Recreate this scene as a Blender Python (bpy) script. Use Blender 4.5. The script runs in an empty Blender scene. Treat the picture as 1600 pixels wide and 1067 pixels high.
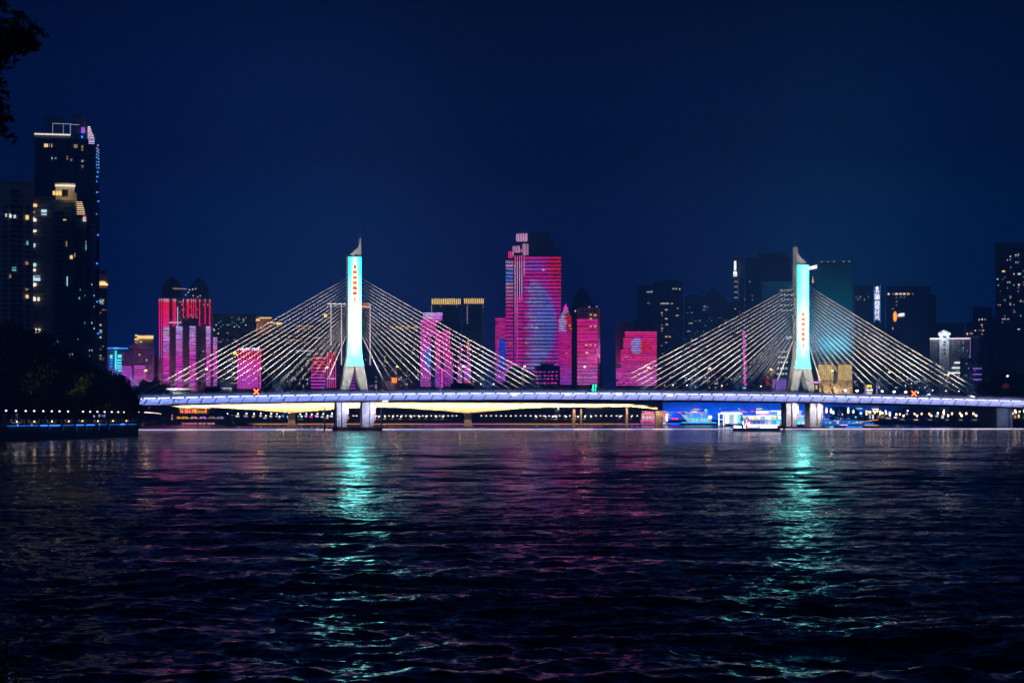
import bpy, math, random
import numpy as np
from mathutils import Vector, Matrix
random.seed(7); rng = np.random.default_rng(11)
R = math.radians
scene = bpy.context.scene
C = scene.collection

# ------------------------------------------------------------------ camera, sky, exposure
F = 3111.0          # focal length in photograph pixels (70 mm lens)
HZ = 653.0          # horizon row in the photograph
CH = 4.8            # eye height above the water
cam = bpy.data.objects.new('camera', bpy.data.cameras.new('camera')); C.objects.link(cam)
cam.location = (0, 0, CH); cam.rotation_euler = (R(90), 0, 0)
cam.data.sensor_width = 36; cam.data.lens = 36 * F / 1600
cam.data.shift_y = (HZ - 533.5) / 1600
cam.data.clip_start = .5; cam.data.clip_end = 30000
scene.camera = cam
world = bpy.data.worlds.new('World'); scene.world = world; world.use_nodes = True
wn = world.node_tree; wl = wn.links
bgn = wn.nodes['Background']
tc = wn.nodes.new('ShaderNodeTexCoord'); sp = wn.nodes.new('ShaderNodeSeparateXYZ')
wl.new(tc.outputs['Generated'], sp.inputs[0])
def wramp(src, stops):
    r = wn.nodes.new('ShaderNodeValToRGB'); wl.new(src, r.inputs[0])
    r.color_ramp.interpolation = 'EASE'
    e = r.color_ramp.elements
    while len(e) < len(stops): e.new(.5)
    for k, (p, c) in enumerate(stops): e[k].position = p; e[k].color = (*c, 1)
    return r
elev = wramp(sp.outputs['Z'], [(0, (.0024, .033, .230)), (.06, (.0012, .0215, .155)), (.14, (.0001, .0072, .056)), (.22, (.0, .0032, .029)), (.40, (.0, .0008, .007))])
mx = wn.nodes.new('ShaderNodeMapRange'); wl.new(sp.outputs['X'], mx.inputs[0])
mx.inputs[1].default_value = -.5; mx.inputs[2].default_value = .5
azim = wramp(mx.outputs[0], [(.25, (1.1, 1.15, 1.15)), (.37, (1.8, 1.55, 1.5)), (.50, (4.0, .85, .88)), (.60, (1.5, .9, .85)), (.665, (.2, 1.75, 1.1)), (.85, (.3, 1.1, .9))])
ns = wn.nodes.new('ShaderNodeTexNoise'); ns.inputs['Scale'].default_value = 5; ns.inputs['Detail'].default_value = 3
wl.new(tc.outputs['Generated'], ns.inputs['Vector'])
mr = wn.nodes.new('ShaderNodeMapRange'); wl.new(ns.outputs['Fac'], mr.inputs[0])
mr.inputs[1].default_value = .3; mr.inputs[2].default_value = .7; mr.inputs[3].default_value = .82; mr.inputs[4].default_value = 1.18
m1 = wn.nodes.new('ShaderNodeVectorMath'); m1.operation = 'MULTIPLY'
wl.new(elev.outputs[0], m1.inputs[0]); wl.new(azim.outputs[0], m1.inputs[1])
m2 = wn.nodes.new('ShaderNodeVectorMath'); m2.operation = 'SCALE'
wl.new(m1.outputs[0], m2.inputs[0]); wl.new(mr.outputs[0], m2.inputs['Scale'])
wl.new(m2.outputs[0], bgn.inputs['Color']); bgn.inputs['Strength'].default_value = 1.0
moon = bpy.data.lights.new('fill_sun', 'SUN'); moon.energy = .24; moon.angle = R(20); moon.color = (.16, .40, 1)  # added weak blue sun lifting dark facades and haze; no moon stands here
mo = bpy.data.objects.new('fill_sun', moon); C.objects.link(mo); mo.rotation_euler = (R(62), 0, R(-28))
scene.view_settings.view_transform = 'Standard'; scene.view_settings.look = 'None'
scene.view_settings.exposure = 0; scene.view_settings.gamma = 1
cy = scene.cycles
cy.use_denoising = True; cy.use_light_tree = True
cy.max_bounces = 5; cy.diffuse_bounces = 1; cy.glossy_bounces = 3; cy.transmission_bounces = 3
cy.volume_bounces = 0; cy.sample_clamp_indirect = 6; cy.caustics_reflective = True

# ------------------------------------------------------------------ materials
MATS = {}
GLOW = 1.6
def mat(name, col, rough=.7, metal=0, var=.0, scale=1.0, bump=0, spec=.4):
    if name in MATS: return MATS[name]
    m = bpy.data.materials.new(name); m.use_nodes = True; nt = m.node_tree
    b = nt.nodes['Principled BSDF']; b.inputs['Roughness'].default_value = rough; b.inputs['Metallic'].default_value = metal
    b.inputs['Specular IOR Level'].default_value = spec
    b.inputs['Base Color'].default_value = (*col, 1)
    if var or bump:
        t = nt.nodes.new('ShaderNodeTexCoord'); n = nt.nodes.new('ShaderNodeTexNoise')
        n.inputs['Scale'].default_value = scale; n.inputs['Detail'].default_value = 6
        nt.links.new(t.outputs['Object'], n.inputs['Vector'])
        if var:
            r = nt.nodes.new('ShaderNodeValToRGB'); nt.links.new(n.outputs['Fac'], r.inputs[0])
            r.color_ramp.elements[0].position = .3; r.color_ramp.elements[1].position = .7
            r.color_ramp.elements[0].color = (*[c * (1 - var) for c in col], 1)
            r.color_ramp.elements[1].color = (*[min(1, c * (1 + var)) for c in col], 1)
            nt.links.new(r.outputs[0], b.inputs['Base Color'])
        if bump:
            bp = nt.nodes.new('ShaderNodeBump'); bp.inputs['Distance'].default_value = bump
            nt.links.new(n.outputs['Fac'], bp.inputs['Height']); nt.links.new(bp.outputs[0], b.inputs['Normal'])
    MATS[name] = m; return m
def emit(name, col, strength=1.0, sample=False):
    if name in MATS: return MATS[name]
    m = bpy.data.materials.new(name); m.use_nodes = True; nt = m.node_tree
    nt.nodes.remove(nt.nodes['Principled BSDF'])
    e = nt.nodes.new('ShaderNodeEmission'); e.inputs[0].default_value = (*col, 1); e.inputs[1].default_value = strength * GLOW
    nt.links.new(e.outputs[0], nt.nodes['Material Output'].inputs[0])
    m.cycles.emission_sampling = 'AUTO' if sample else 'NONE'
    MATS[name] = m; return m
def emit_attr(name, strength=1.0, sample=False):
    m = emit(name, (1, 1, 1), strength, sample); nt = m.node_tree
    a = nt.nodes.new('ShaderNodeVertexColor'); a.layer_name = 'Col'
    nt.links.new(a.outputs[0], nt.nodes['Emission'].inputs[0]); return m
LEDC = emit_attr('coloured_led', 1.2)
M = dict(
    concrete=mat('pale_concrete', (.42, .42, .40), .8, var=.25, scale=.6, bump=.02),
    dconc=mat('dark_concrete', (.16, .16, .17), .85, var=.3, scale=.3),
    asphalt=mat('asphalt', (.05, .05, .05), .9, var=.2, scale=2),
    panel=mat('fascia_paint', (.72, .72, .74), .5, var=.10, scale=.5),
    cable=mat('cable_sheath', (.80, .78, .74), .45),
    redbase=mat('red_oxide_concrete', (.22, .06, .05), .8, var=.3, scale=.5),
    steel=mat('galvanised_steel', (.35, .36, .38), .45, .6),
    dark=mat('dark_metal', (.03, .03, .035), .5, .3),
    black=mat('black_frame', (.01, .01, .012), .6),
    glass=mat('dark_window_glass', (.012, .016, .025), .15, spec=.6),
    stone=mat('quay_stone', (.20, .19, .18), .85, var=.35, scale=.4, bump=.05),
    land=mat('bare_ground', (.08, .08, .07), .95, var=.3, scale=.05),
    leaf=mat('leaf_green', (.045, .085, .03), .6, var=.4, scale=.4),
    bark=mat('bark', (.06, .045, .03), .9, var=.3, scale=3),
    white=mat('white_paint', (.78, .78, .78), .4),
    yel=mat('yellow_paint', (.75, .45, .03), .5), red=mat('red_paint', (.6, .03, .03), .5),
    hull=mat('navy_hull_paint', (.02, .035, .10), .3, var=.2, scale=.5),
    hullred=mat('maroon_hull_paint', (.20, .03, .04), .35, var=.2, scale=.5),
    brick=mat('brown_render', (.20, .14, .12), .85, var=.2, scale=.2),
    wtan=mat('tan_render', (.30, .24, .22), .85, var=.2, scale=.2),
    wgrey=mat('grey_render', (.24, .25, .28), .8, var=.2, scale=.2),
    wdark=mat('charcoal_cladding', (.10, .14, .20), .6, var=.2, scale=.2),
    wpurple=mat('pinkish_stone_cladding', (.34, .24, .28), .8, var=.15, scale=.2),
    wteal=mat('teal_curtain_wall', (.04, .11, .13), .35, var=.25, scale=.1),
    wcream=mat('cream_render', (.60, .52, .38), .8, var=.3, scale=.35),
)
E = dict(
    warm=emit('warm_window_light', (1, .62, .28), .9), cool=emit('cool_window_light', (.55, .85, 1), .8),
    white=emit('white_window_light', (1, .92, .8), .9), dim=emit('dim_window_light', (.5, .3, .16), .5),
    teal=emit('teal_window_light', (.2, .75, .8), .5), amber=emit('amber_window_light', (1, .7, .2), .9),
    lamp=emit('lamp_glow_white', (1, .93, .95), 6), lampw=emit('lamp_glow_warm', (1, .62, .22), 6),
    tube=emit('white_led_tube', (.85, .92, 1), 2.2), gold=emit('gold_led', (1, .66, .22), 1.6),
    gold2=emit('dull_gold_led', (.9, .5, .2), .6), wled=emit('white_led', (.95, .93, 1), 2.0),
    pinkw=emit('pale_pink_led', (1, .72, .88), 1.3), blue=emit('blue_led', (.03, .22, 1), 2.2),
    blued=emit('dim_blue_led', (.02, .16, .7), .7), cyan=emit('cyan_led', (.1, .8, 1), 1.8),
    red=emit('red_led', (1, .02, .03), 2.0), orange=emit('orange_led', (1, .28, .03), 2.0),
    yellow=emit('yellow_led', (1, .75, .02), 1.6), green=emit('green_led', (.02, 1, .45), 2.4),
    magenta=emit('magenta_led', (1, .04, .55), 1.4), violet=emit('violet_led', (.35, .15, .9), .7),
    rededge=emit('red_core_led', (1, .45, .12), 2.0), greyled=emit('dim_white_led', (.5, .5, .6), .5),
    lilac=emit('lilac_led', (.6, .45, 1), .8),
)

# ------------------------------------------------------------------ mesh helpers
class MB:
    def __init__(s): s.v = []; s.f = []; s.m = []; s.c = []
    def quad(s, pts, mi=0, col=None):
        b = len(s.v); s.v += [tuple(p) for p in pts]; s.f.append(tuple(range(b, b + len(pts)))); s.m.append(mi); s.c.append(col)
    def box(s, x0, x1, y0, y1, z0, z1, mi=0, col=None):
        b = len(s.v)
        s.v += [(x0, y0, z0), (x1, y0, z0), (x1, y1, z0), (x0, y1, z0), (x0, y0, z1), (x1, y0, z1), (x1, y1, z1), (x0, y1, z1)]
        for f in ((0, 3, 2, 1), (4, 5, 6, 7), (0, 1, 5, 4), (1, 2, 6, 5), (2, 3, 7, 6), (3, 0, 4, 7)):
            s.f.append(tuple(b + i for i in f)); s.m.append(mi); s.c.append(col)
    def prism(s, prof, y0, y1, mi=0, plane='xz', col=None):   # closed outline in x,z (ccw seen from -y) extruded along y
        b = len(s.v); n = len(prof)
        for yy in (y0, y1):
            for p in prof:
                s.v.append((p[0], yy, p[1]) if plane == 'xz' else (yy, p[0], p[1]) if plane == 'yz' else (p[0], p[1], yy))
        s.f.append(tuple(b + i for i in range(n))); s.f.append(tuple(b + n + i for i in reversed(range(n))))
        s.m += [mi, mi]; s.c += [col, col]
        for i in range(n):
            j = (i + 1) % n; s.f.append((b + j, b + i, b + n + i, b + n + j)); s.m.append(mi); s.c.append(col)
    def tube(s, pts, rad, sides=6, mi=0, cap=True):
        b = len(s.v); P = [Vector(p) for p in pts]; n = len(P)
        if not hasattr(rad, '__len__'): rad = [rad] * n
        for i, p in enumerate(P):
            d = (P[min(i + 1, n - 1)] - P[max(i - 1, 0)]).normalized()
            u = d.cross(Vector((0, 0, 1)))
            if u.length < .05: u = Vector((1, 0, 0))
            u.normalize(); w = d.cross(u)
            for k in range(sides):
                a = 2 * math.pi * k / sides; s.v.append(tuple(p + (u * math.cos(a) + w * math.sin(a)) * rad[i]))
        for i in range(n - 1):
            for k in range(sides):
                k2 = (k + 1) % sides
                s.f.append((b + i * sides + k, b + i * sides + k2, b + (i + 1) * sides + k2, b + (i + 1) * sides + k)); s.m.append(mi); s.c.append(None)
        if cap:
            s.f.append(tuple(b + k for k in reversed(range(sides)))); s.f.append(tuple(b + (n - 1) * sides + k for k in range(sides))); s.m += [mi, mi]; s.c += [None, None]
    def ball(s, c, r, mi=0, seg=8, rings=5, sz=1.0):
        b = len(s.v)
        for i in range(1, rings):
            t = math.pi * i / rings
            for k in range(seg):
                a = 2 * math.pi * k / seg; s.v.append((c[0] + r * math.sin(t) * math.cos(a), c[1] + r * math.sin(t) * math.sin(a), c[2] + r * sz * math.cos(t)))
        top = len(s.v); s.v.append((c[0], c[1], c[2] + r * sz)); s.v.append((c[0], c[1], c[2] - r * sz))
        for i in range(rings - 2):
            for k in range(seg):
                k2 = (k + 1) % seg; s.f.append((b + i * seg + k, b + (i + 1) * seg + k, b + (i + 1) * seg + k2, b + i * seg + k2)); s.m.append(mi); s.c.append(None)
        for k in range(seg):
            k2 = (k + 1) % seg; s.f.append((top, b + k, b + k2)); s.f.append((top + 1, b + (rings - 2) * seg + k2, b + (rings - 2) * seg + k)); s.m += [mi, mi]; s.c += [None, None]
    def build(s, name, mats, parent=None, smooth=False):
        me = bpy.data.meshes.new(name); me.from_pydata(s.v, [], s.f)
        if not isinstance(mats, (list, tuple)): mats = [mats]
        for m in mats: me.materials.append(m)
        me.polygons.foreach_set('material_index', s.m)
        if any(c is not None for c in s.c):
            at = me.color_attributes.new('Col', 'FLOAT_COLOR', 'CORNER'); vals = []
            for f, c in zip(s.f, s.c):
                c = c or (0, 0, 0)
                if hasattr(c[0], '__len__'):
                    for cc in c: vals += [*cc, 1]
                else: vals += [*c, 1] * len(f)
            at.data.foreach_set('color', vals)
        if smooth: me.polygons.foreach_set('use_smooth', [True] * len(s.f))
        me.update()
        return link(name, me, parent)
def link(name, me, parent=None, loc=None, rz=None, label=None):
    o = bpy.data.objects.new(name, me); C.objects.link(o); o.parent = parent
    if loc is not None: o.location = loc
    if rz is not None: o.rotation_euler = (0, 0, rz)
    if label: o['label'] = label
    return o
def tag(o, label, cat, group=None):
    o['label'] = label; o['category'] = cat
    if group: o['group'] = group
    return o
def struct(o): o['kind'] = 'structure'; return o
def stuff(o): o['kind'] = 'stuff'; return o
def empty(name, loc=(0, 0, 0), rz=0, label=None, cat=None, group=None):
    o = bpy.data.objects.new(name, None); C.objects.link(o); o.location = loc; o.rotation_euler = (0, 0, rz)
    o.empty_display_size = 1
    if label: tag(o, label, cat, group)
    return o
def copy_tree(o, loc=None, rz=None, label=None, parent=None):
    c = o.copy(); C.objects.link(c); c.parent = parent
    if loc is not None: c.location = loc
    if rz is not None: c.rotation_euler = (0, 0, rz)
    if label: c['label'] = label
    for ch in KIDS.get(o.name, list(o.children)): copy_tree(ch, parent=c)
    return c
KIDS = {}
def lamp(kind, name, loc, power, col, parent=None, target=None, size=.2, spot=None, blend=1.0, sizey=None):
    d = bpy.data.lights.new(name, kind); d.energy = power; d.color = col
    if kind == 'SPOT': d.spot_size = R(spot); d.spot_blend = blend; d.shadow_soft_size = size
    elif kind == 'AREA': d.shape = 'RECTANGLE'; d.size = size; d.size_y = sizey or .2
    else: d.shadow_soft_size = size
    o = bpy.data.objects.new(name, d); C.objects.link(o); o.location = loc; o.parent = parent
    if target is not None:
        o.rotation_euler = (Vector(target) - Vector(loc)).to_track_quat('-Z', 'Y').to_euler()
    return o
def WX(px, Y): return (px - 800) * Y / F
def WZ(py, Y): return CH + (HZ - py) * Y / F

# ------------------------------------------------------------------ the river
def water():
    ys = [20.0]
    while ys[-1] < 1700: ys.append(ys[-1] + min(6, max(.11, .32 * ys[-1] ** 2 / (CH * 1991) * .9)))
    ys = np.array(ys); nx = 900; u = np.linspace(-.36, .36, nx)
    Yg = np.repeat(ys[:, None], nx, 1); Xg = u[None, :] * Yg
    dy = np.gradient(ys)[:, None]; dx = (u[1] - u[0]) * Yg
    Z = np.zeros_like(Yg); r = np.random.default_rng(5)
    for k in range(110):
        lam = 10 ** r.uniform(math.log10(.40), math.log10(14))
        th = R(90 + r.normal(0, 30)) if lam > 2 else R(90 + r.normal(0, 48))
        kx, ky = math.cos(th) * 2 * math.pi / lam, math.sin(th) * 2 * math.pi / lam
        slope = .024 if lam < 3 else (.013 if lam < 8 else .009)
        amp = slope * lam / (2 * math.pi) * r.uniform(.6, 1.4) * 1.1
        cut = np.clip((lam / (2.2 * np.maximum(dy, dx * abs(math.cos(th)) + .01)) - 1) * 1.5, 0, 1)
        ph = kx * Xg + ky * Yg + r.uniform(0, 6.28)
        Z += amp * cut * (1 - np.abs(np.sin(ph * .5)) * 2 if k % 4 == 0 and lam < 9 else np.sin(ph))
    Z *= .8 + .35 * np.sin(Xg * .031 + 1.3 * np.sin(Yg * .017)) * np.sin(Yg * .043 + 2 * np.sin(Xg * .012))
    co = np.stack([Xg, Yg, Z], -1).reshape(-1, 3); nr = len(ys)
    i = np.arange(nr - 1)[:, None] * nx + np.arange(nx - 1)[None, :]
    f = np.stack([i, i + 1, i + nx + 1, i + nx], -1).reshape(-1, 4)
    me = bpy.data.meshes.new('river'); me.vertices.add(len(co)); me.vertices.foreach_set('co', co.ravel())
    me.loops.add(f.size); me.loops.foreach_set('vertex_index', f.ravel().astype(np.int32))
    me.polygons.add(len(f)); me.polygons.foreach_set('loop_start', np.arange(0, f.size, 4, dtype=np.int32))
    me.polygons.foreach_set('use_smooth', np.ones(len(f), bool)); me.update(calc_edges=True)
    m = bpy.data.materials.new('river_water'); m.use_nodes = True; nt = m.node_tree; L = nt.links
    b = nt.nodes['Principled BSDF']; b.inputs['Base Color'].default_value = (.0008, .0016, .004, 1)
    b.inputs['IOR'].default_value = 1.33; b.inputs['Specular IOR Level'].default_value = .27; b.inputs['Roughness'].default_value = .09
    g = nt.nodes.new('ShaderNodeNewGeometry')
    acc = g.outputs['Normal']
    gm = nt.nodes.new('ShaderNodeMapping'); gm.inputs['Scale'].default_value = (.5, 1, 1); L.new(g.outputs['Position'], gm.inputs['Vector'])
    gn = nt.nodes.new('ShaderNodeTexNoise'); gn.inputs['Scale'].default_value = .06; gn.inputs['Detail'].default_value = 4; L.new(gm.outputs[0], gn.inputs['Vector'])
    gust = nt.nodes.new('ShaderNodeMapRange'); L.new(gn.outputs['Fac'], gust.inputs[0]); gust.inputs[1].default_value = .36; gust.inputs[2].default_value = .64; gust.inputs[3].default_value = .45; gust.inputs[4].default_value = 1.5
    for (sx, sy, sc, det, amp) in ((.5, 1.0, 7.5, 3, .60), (.5, 1.0, 1.2, 3, .34), (.35, 1.0, .14, 2, .14), (.12, 1.0, .045, 3, .22)):
        mp = nt.nodes.new('ShaderNodeMapping'); mp.inputs['Scale'].default_value = (sx, sy, 1)
        L.new(g.outputs['Position'], mp.inputs['Vector'])
        n = nt.nodes.new('ShaderNodeTexNoise'); n.inputs['Scale'].default_value = sc; n.inputs['Detail'].default_value = det
        n.inputs['Roughness'].default_value = .6
        L.new(mp.outputs[0], n.inputs['Vector'])
        s1 = nt.nodes.new('ShaderNodeVectorMath'); s1.operation = 'SUBTRACT'; L.new(n.outputs['Color'], s1.inputs[0]); s1.inputs[1].default_value = (.5, .5, .5)
        s2 = nt.nodes.new('ShaderNodeVectorMath'); s2.operation = 'MULTIPLY'; L.new(s1.outputs[0], s2.inputs[0]); s2.inputs[1].default_value = (amp * 1.9, amp * 1.65, 0)
        if sc > 1:      # gusts: the ripples are livelier in some patches than in others
            s3 = nt.nodes.new('ShaderNodeVectorMath'); s3.operation = 'SCALE'; L.new(s2.outputs[0], s3.inputs[0]); L.new(gust.outputs[0], s3.inputs['Scale']); s2 = s3
        ad = nt.nodes.new('ShaderNodeVectorMath'); ad.operation = 'ADD'; L.new(acc, ad.inputs[0]); L.new(s2.outputs[0], ad.inputs[1]); acc = ad.outputs[0]
    nm = nt.nodes.new('ShaderNodeVectorMath'); nm.operation = 'NORMALIZE'; L.new(acc, nm.inputs[0]); L.new(nm.outputs[0], b.inputs['Normal'])
    me.materials.append(m); struct(link('river', me))
    # calm outer sheets on either side, out of the frame
    q = MB(); q.quad([(-6000, 1650, -.3), (6000, 1650, -.3), (6000, 9000, -.3), (-6000, 9000, -.3)])
    q.quad([(-6000, -200, -.35), (6000, -200, -.35), (6000, 1700, -.35), (-6000, 1700, -.35)])
    struct(q.build('river_margin', m))
water()

# ------------------------------------------------------------------ land and quays
def land():
    m = MB(); g = 3.2
    # far bank, ground sheet out to the horizon
    m.prism([(-9000, 1500), (900, 1500), (900, 1490), (420, 1490), (420, 1500), (420, 14000), (-9000, 14000)][:3] + [(900, 14000), (-9000, 14000)], -1, g, plane='xy')
    struct(m.build('far_bank_ground', M['land']))
    m = MB()
    m.prism([(225, 905), (420, 860), (2500, 860), (9000, 2000), (9000, 14000), (905, 14000), (905, 1480), (330, 1050)], -1, g + .1, plane='xy')
    struct(m.build('right_bank_ground', M['land']))
    m = MB()
    m.prism([(-1500, 380), (-104, 395), (-99.5, 530), (-187.5, 1000), (-252, 1400), (-268, 1501), (-9000, 1501), (-9000, 380)], -1, 3.35, plane='xy')
    struct(m.build('left_bank_ground', M['stone']))
land()

# quay copings / railings
def rail(name, pts, z, h, step, matl, label):
    t = empty(name, (0, 0, 0)); tag(t, label, 'railing')
    mb = MB()
    for hh in (h, h * .5): mb.tube([(p[0], p[1], z + hh) for p in pts], .05, 4)
    mb.build('handrail', matl, t)
    mb = MB(); acc = 0
    for (a, b) in zip(pts[:-1], pts[1:]):
        d = Vector(b) - Vector(a); n = int(d.length / step)
        for i in range(n):
            p = Vector(a) + d * (i / n); mb.box(p.x - .05, p.x + .05, p.y - .05, p.y + .05, z, z + h)
    stuff(mb.build('baluster', matl, t))
rail('quay_railing', [(-420, 1501.5), (420, 1501.5)], 3.2, 1.1, 4, M['steel'], 'low grey railing along the far embankment behind both bridges')
rail('promenade_railing', [(-160, 391), (-104.6, 396), (-100.2, 529)], 3.35, 1.05, 3, M['steel'], 'dark railing at the edge of the left riverside platform')

# ------------------------------------------------------------------ the cable stayed bridge
TL = Vector((-61.9, 779.7, 0)); TR = Vector((119.0, 820.8, 0))
AX = (TR - TL).normalized(); NX = Vector((-AX.y, AX.x, 0)); SPAN = (TR - TL).length
BYAW = math.atan2(AX.y, AX.x)
def bw(t, n, z=0): return TL + AX * t + NX * n + Vector((0, 0, z))
def t_of(px, n):
    k = (px - 800) / F; base = TL + NX * n
    return (k * base.y - base.x) / (AX.x - k * AX.y)
HALF = 16.0
tab = [(220, 620.8), (330, 618.5), (400, 617), (530, 615.3), (640, 613.8), (770, 612.7), (900, 612.4), (1000, 613), (1100, 614.3), (1220, 616.3), (1340, 618.6), (1460, 621.3), (1600, 625.3)]
tt = []; zz = []
for px, py in tab:
    t = t_of(px, -HALF); tt.append(t); zz.append(WZ(py, bw(t, -HALF).y))
POLY = np.polyfit(tt, zz, 3)
def zt(t): return float(np.polyval(POLY, t))
FH = 2.95
T0, T1 = t_of(90, -HALF), t_of(1760, -HALF)
bridge = empty('cable_stayed_bridge', TL, BYAW, 'white cable-stayed road bridge with two glowing turquoise pylons and blue-lit deck edge', 'bridge')
def bridge_build():
    st = np.linspace(T0 - 6, T1 + 6, 80)
    m = MB()
    prof = [(-HALF, 0), (-HALF + .35, -FH), (-7, -FH - .35), (7, -FH - .35), (HALF - .35, -FH), (HALF, 0)]
    b = 0; n = len(prof)
    for t in st:
        z = zt(t); m.v += [(t, p[0], z + p[1]) for p in prof]
    for i in range(len(st) - 1):
        for k in range(n):
            k2 = (k + 1) % n
            m.f.append((i * n + k, (i + 1) * n + k, (i + 1) * n + k2, i * n + k2)); m.m.append(1 if k == n - 1 else 0); m.c.append(None)
    m.build('deck', [M['dconc'], M['asphalt']], bridge)
    # parapets: solid low wall with rail above, one per side
    for s in (-1, 1):
        m = MB()
        for a, c in zip(st[:-1], st[1:]):
            za, zc = zt(a), zt(c)
            y0, y1 = (s * HALF - .02 * s, s * (HALF - .3))
            y0, y1 = min(y0, y1), max(y0, y1)
            m.v += [(a, y0, za), (c, y0, zc), (c, y1, zc), (a, y1, za), (a, y0, za + .8), (c, y0, zc + .8), (c, y1, zc + .8), (a, y1, za + .8)]
            bb = len(m.v) - 8
            for f in ((4, 5, 6, 7), (0, 1, 5, 4), (2, 3, 7, 6)): m.f.append(tuple(bb + i for i in f)); m.m.append(0); m.c.append(None)
        m.build('parapet', M['dconc'], bridge)
        m = MB()
        for hh in (1.1, 1.4): m.tube([(t, s * (HALF - .15), zt(t) + hh) for t in st], .05, 4)
        for t in np.arange(T0, T1, 2.6): m.box(t - .05, t + .05, s * (HALF - .15) - .05, s * (HALF - .15) + .05, zt(t) + .8, zt(t) + 1.42)
        stuff(m.build('parapet_rail', M['steel'], bridge))
    # fascia panels and the light tube over each, one mesh each, shared
    P = 5.2; sl = 1.25; g = .5
    m = MB(); m.prism([(g, -FH + .1), (P, -FH + .1), (P + sl, -.62), (sl + g, -.62)], -.14, 0); pan = m.build('panel', M['panel'], bridge)
    m = MB(); m.box(.4, P - .5, -.2, 0, -.50, -.27); tub = m.build('light_tube', E['tube'], bridge)
    m = MB(); m.box(.0, P, -.55, -.45, -.12, -.02); m.box(.2, .3, -.5, .0, -.1, -.04)
    N = int((T1 - T0) / P)
    for i in range(N):
        t = T0 + i * P; zc = zt(t + P / 2); sl_ = math.atan2(zt(t + P) - zt(t), P)
        for j, src in enumerate((pan, tub)):
            o = src if i == 0 else src.copy()
            if i: C.objects.link(o)
            o.parent = bridge; o.location = (t, -HALF - .02, zt(t)); o.rotation_euler = (0, -sl_, 0)
        f = i / N
        col = (.24 + .22 * f, .35 + .13 * f, 1.0)
        lamp('AREA', 'fascia_light', (t + P / 2, -HALF - 2.3, zc + .1), 270, col, bridge, (t + P / 2, -HALF, zc - 2.1), size=P * .95, sizey=.15)
bridge_build()

def glyph(m, x, z, w, h, y0, y1, ca, cb):
    m.box(x - w * .36, x + w * .36, y0 + .04, y1, z - h * .44, z + h * .44, col=tuple(c * .7 for c in cb))
    m.box(x - w * .08, x + w * .08, y0, y1, z - h * .5, z + h * .5, col=cb)
    m.box(x - w * .5, x + w * .5, y0, y1, z + h * .18, z + h * .30, col=ca)
    m.box(x - w * .5, x + w * .5, y0, y1, z - h * .42, z - h * .28, col=cb)
    m.box(x - w * .32, x + w * .32, y0, y1, z - h * .10, z + h * .04, col=ca)
    m.box(x - w * .42, x - w * .30, y0, y1, z - h * .28, z + h * .18, col=cb)
    m.box(x + w * .30, x + w * .42, y0, y1, z - h * .28, z + h * .18, col=ca)
def screen_mat():
    m = bpy.data.materials.new('pylon_screen'); m.use_nodes = True; nt = m.node_tree; L = nt.links
    nt.nodes.remove(nt.nodes['Principled BSDF']); e = nt.nodes.new('ShaderNodeEmission')
    a = nt.nodes.new('ShaderNodeVertexColor'); a.layer_name = 'Col'
    n = nt.nodes.new('ShaderNodeTexNoise'); n.inputs['Scale'].default_value = .35; n.inputs['Detail'].default_value = 3
    tcn = nt.nodes.new('ShaderNodeTexCoord'); L.new(tcn.outputs['Object'], n.inputs['Vector'])
    r = nt.nodes.new('ShaderNodeMapRange'); L.new(n.outputs['Fac'], r.inputs[0]); r.inputs[1].default_value = .3; r.inputs[2].default_value = .7; r.inputs[3].default_value = .8; r.inputs[4].default_value = 1.15
    L.new(a.outputs[0], e.inputs[0]); L.new(r.outputs[0], e.inputs[1]); L.new(e.outputs[0], nt.nodes['Material Output'].inputs[0])
    m.cycles.emission_sampling = 'FRONT'
    return m
SCR = screen_mat()
WZT = [(12, 6.2), (15.5, 5.45), (20, 4.5), (25.1, 3.65), (27.5, 3.12), (30, 2.8), (33, 2.62), (35.6, 2.57), (68.1, 2.57)]
def hw(z): return float(np.interp(z, [a for a, _ in WZT], [b for _, b in WZT]))
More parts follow.
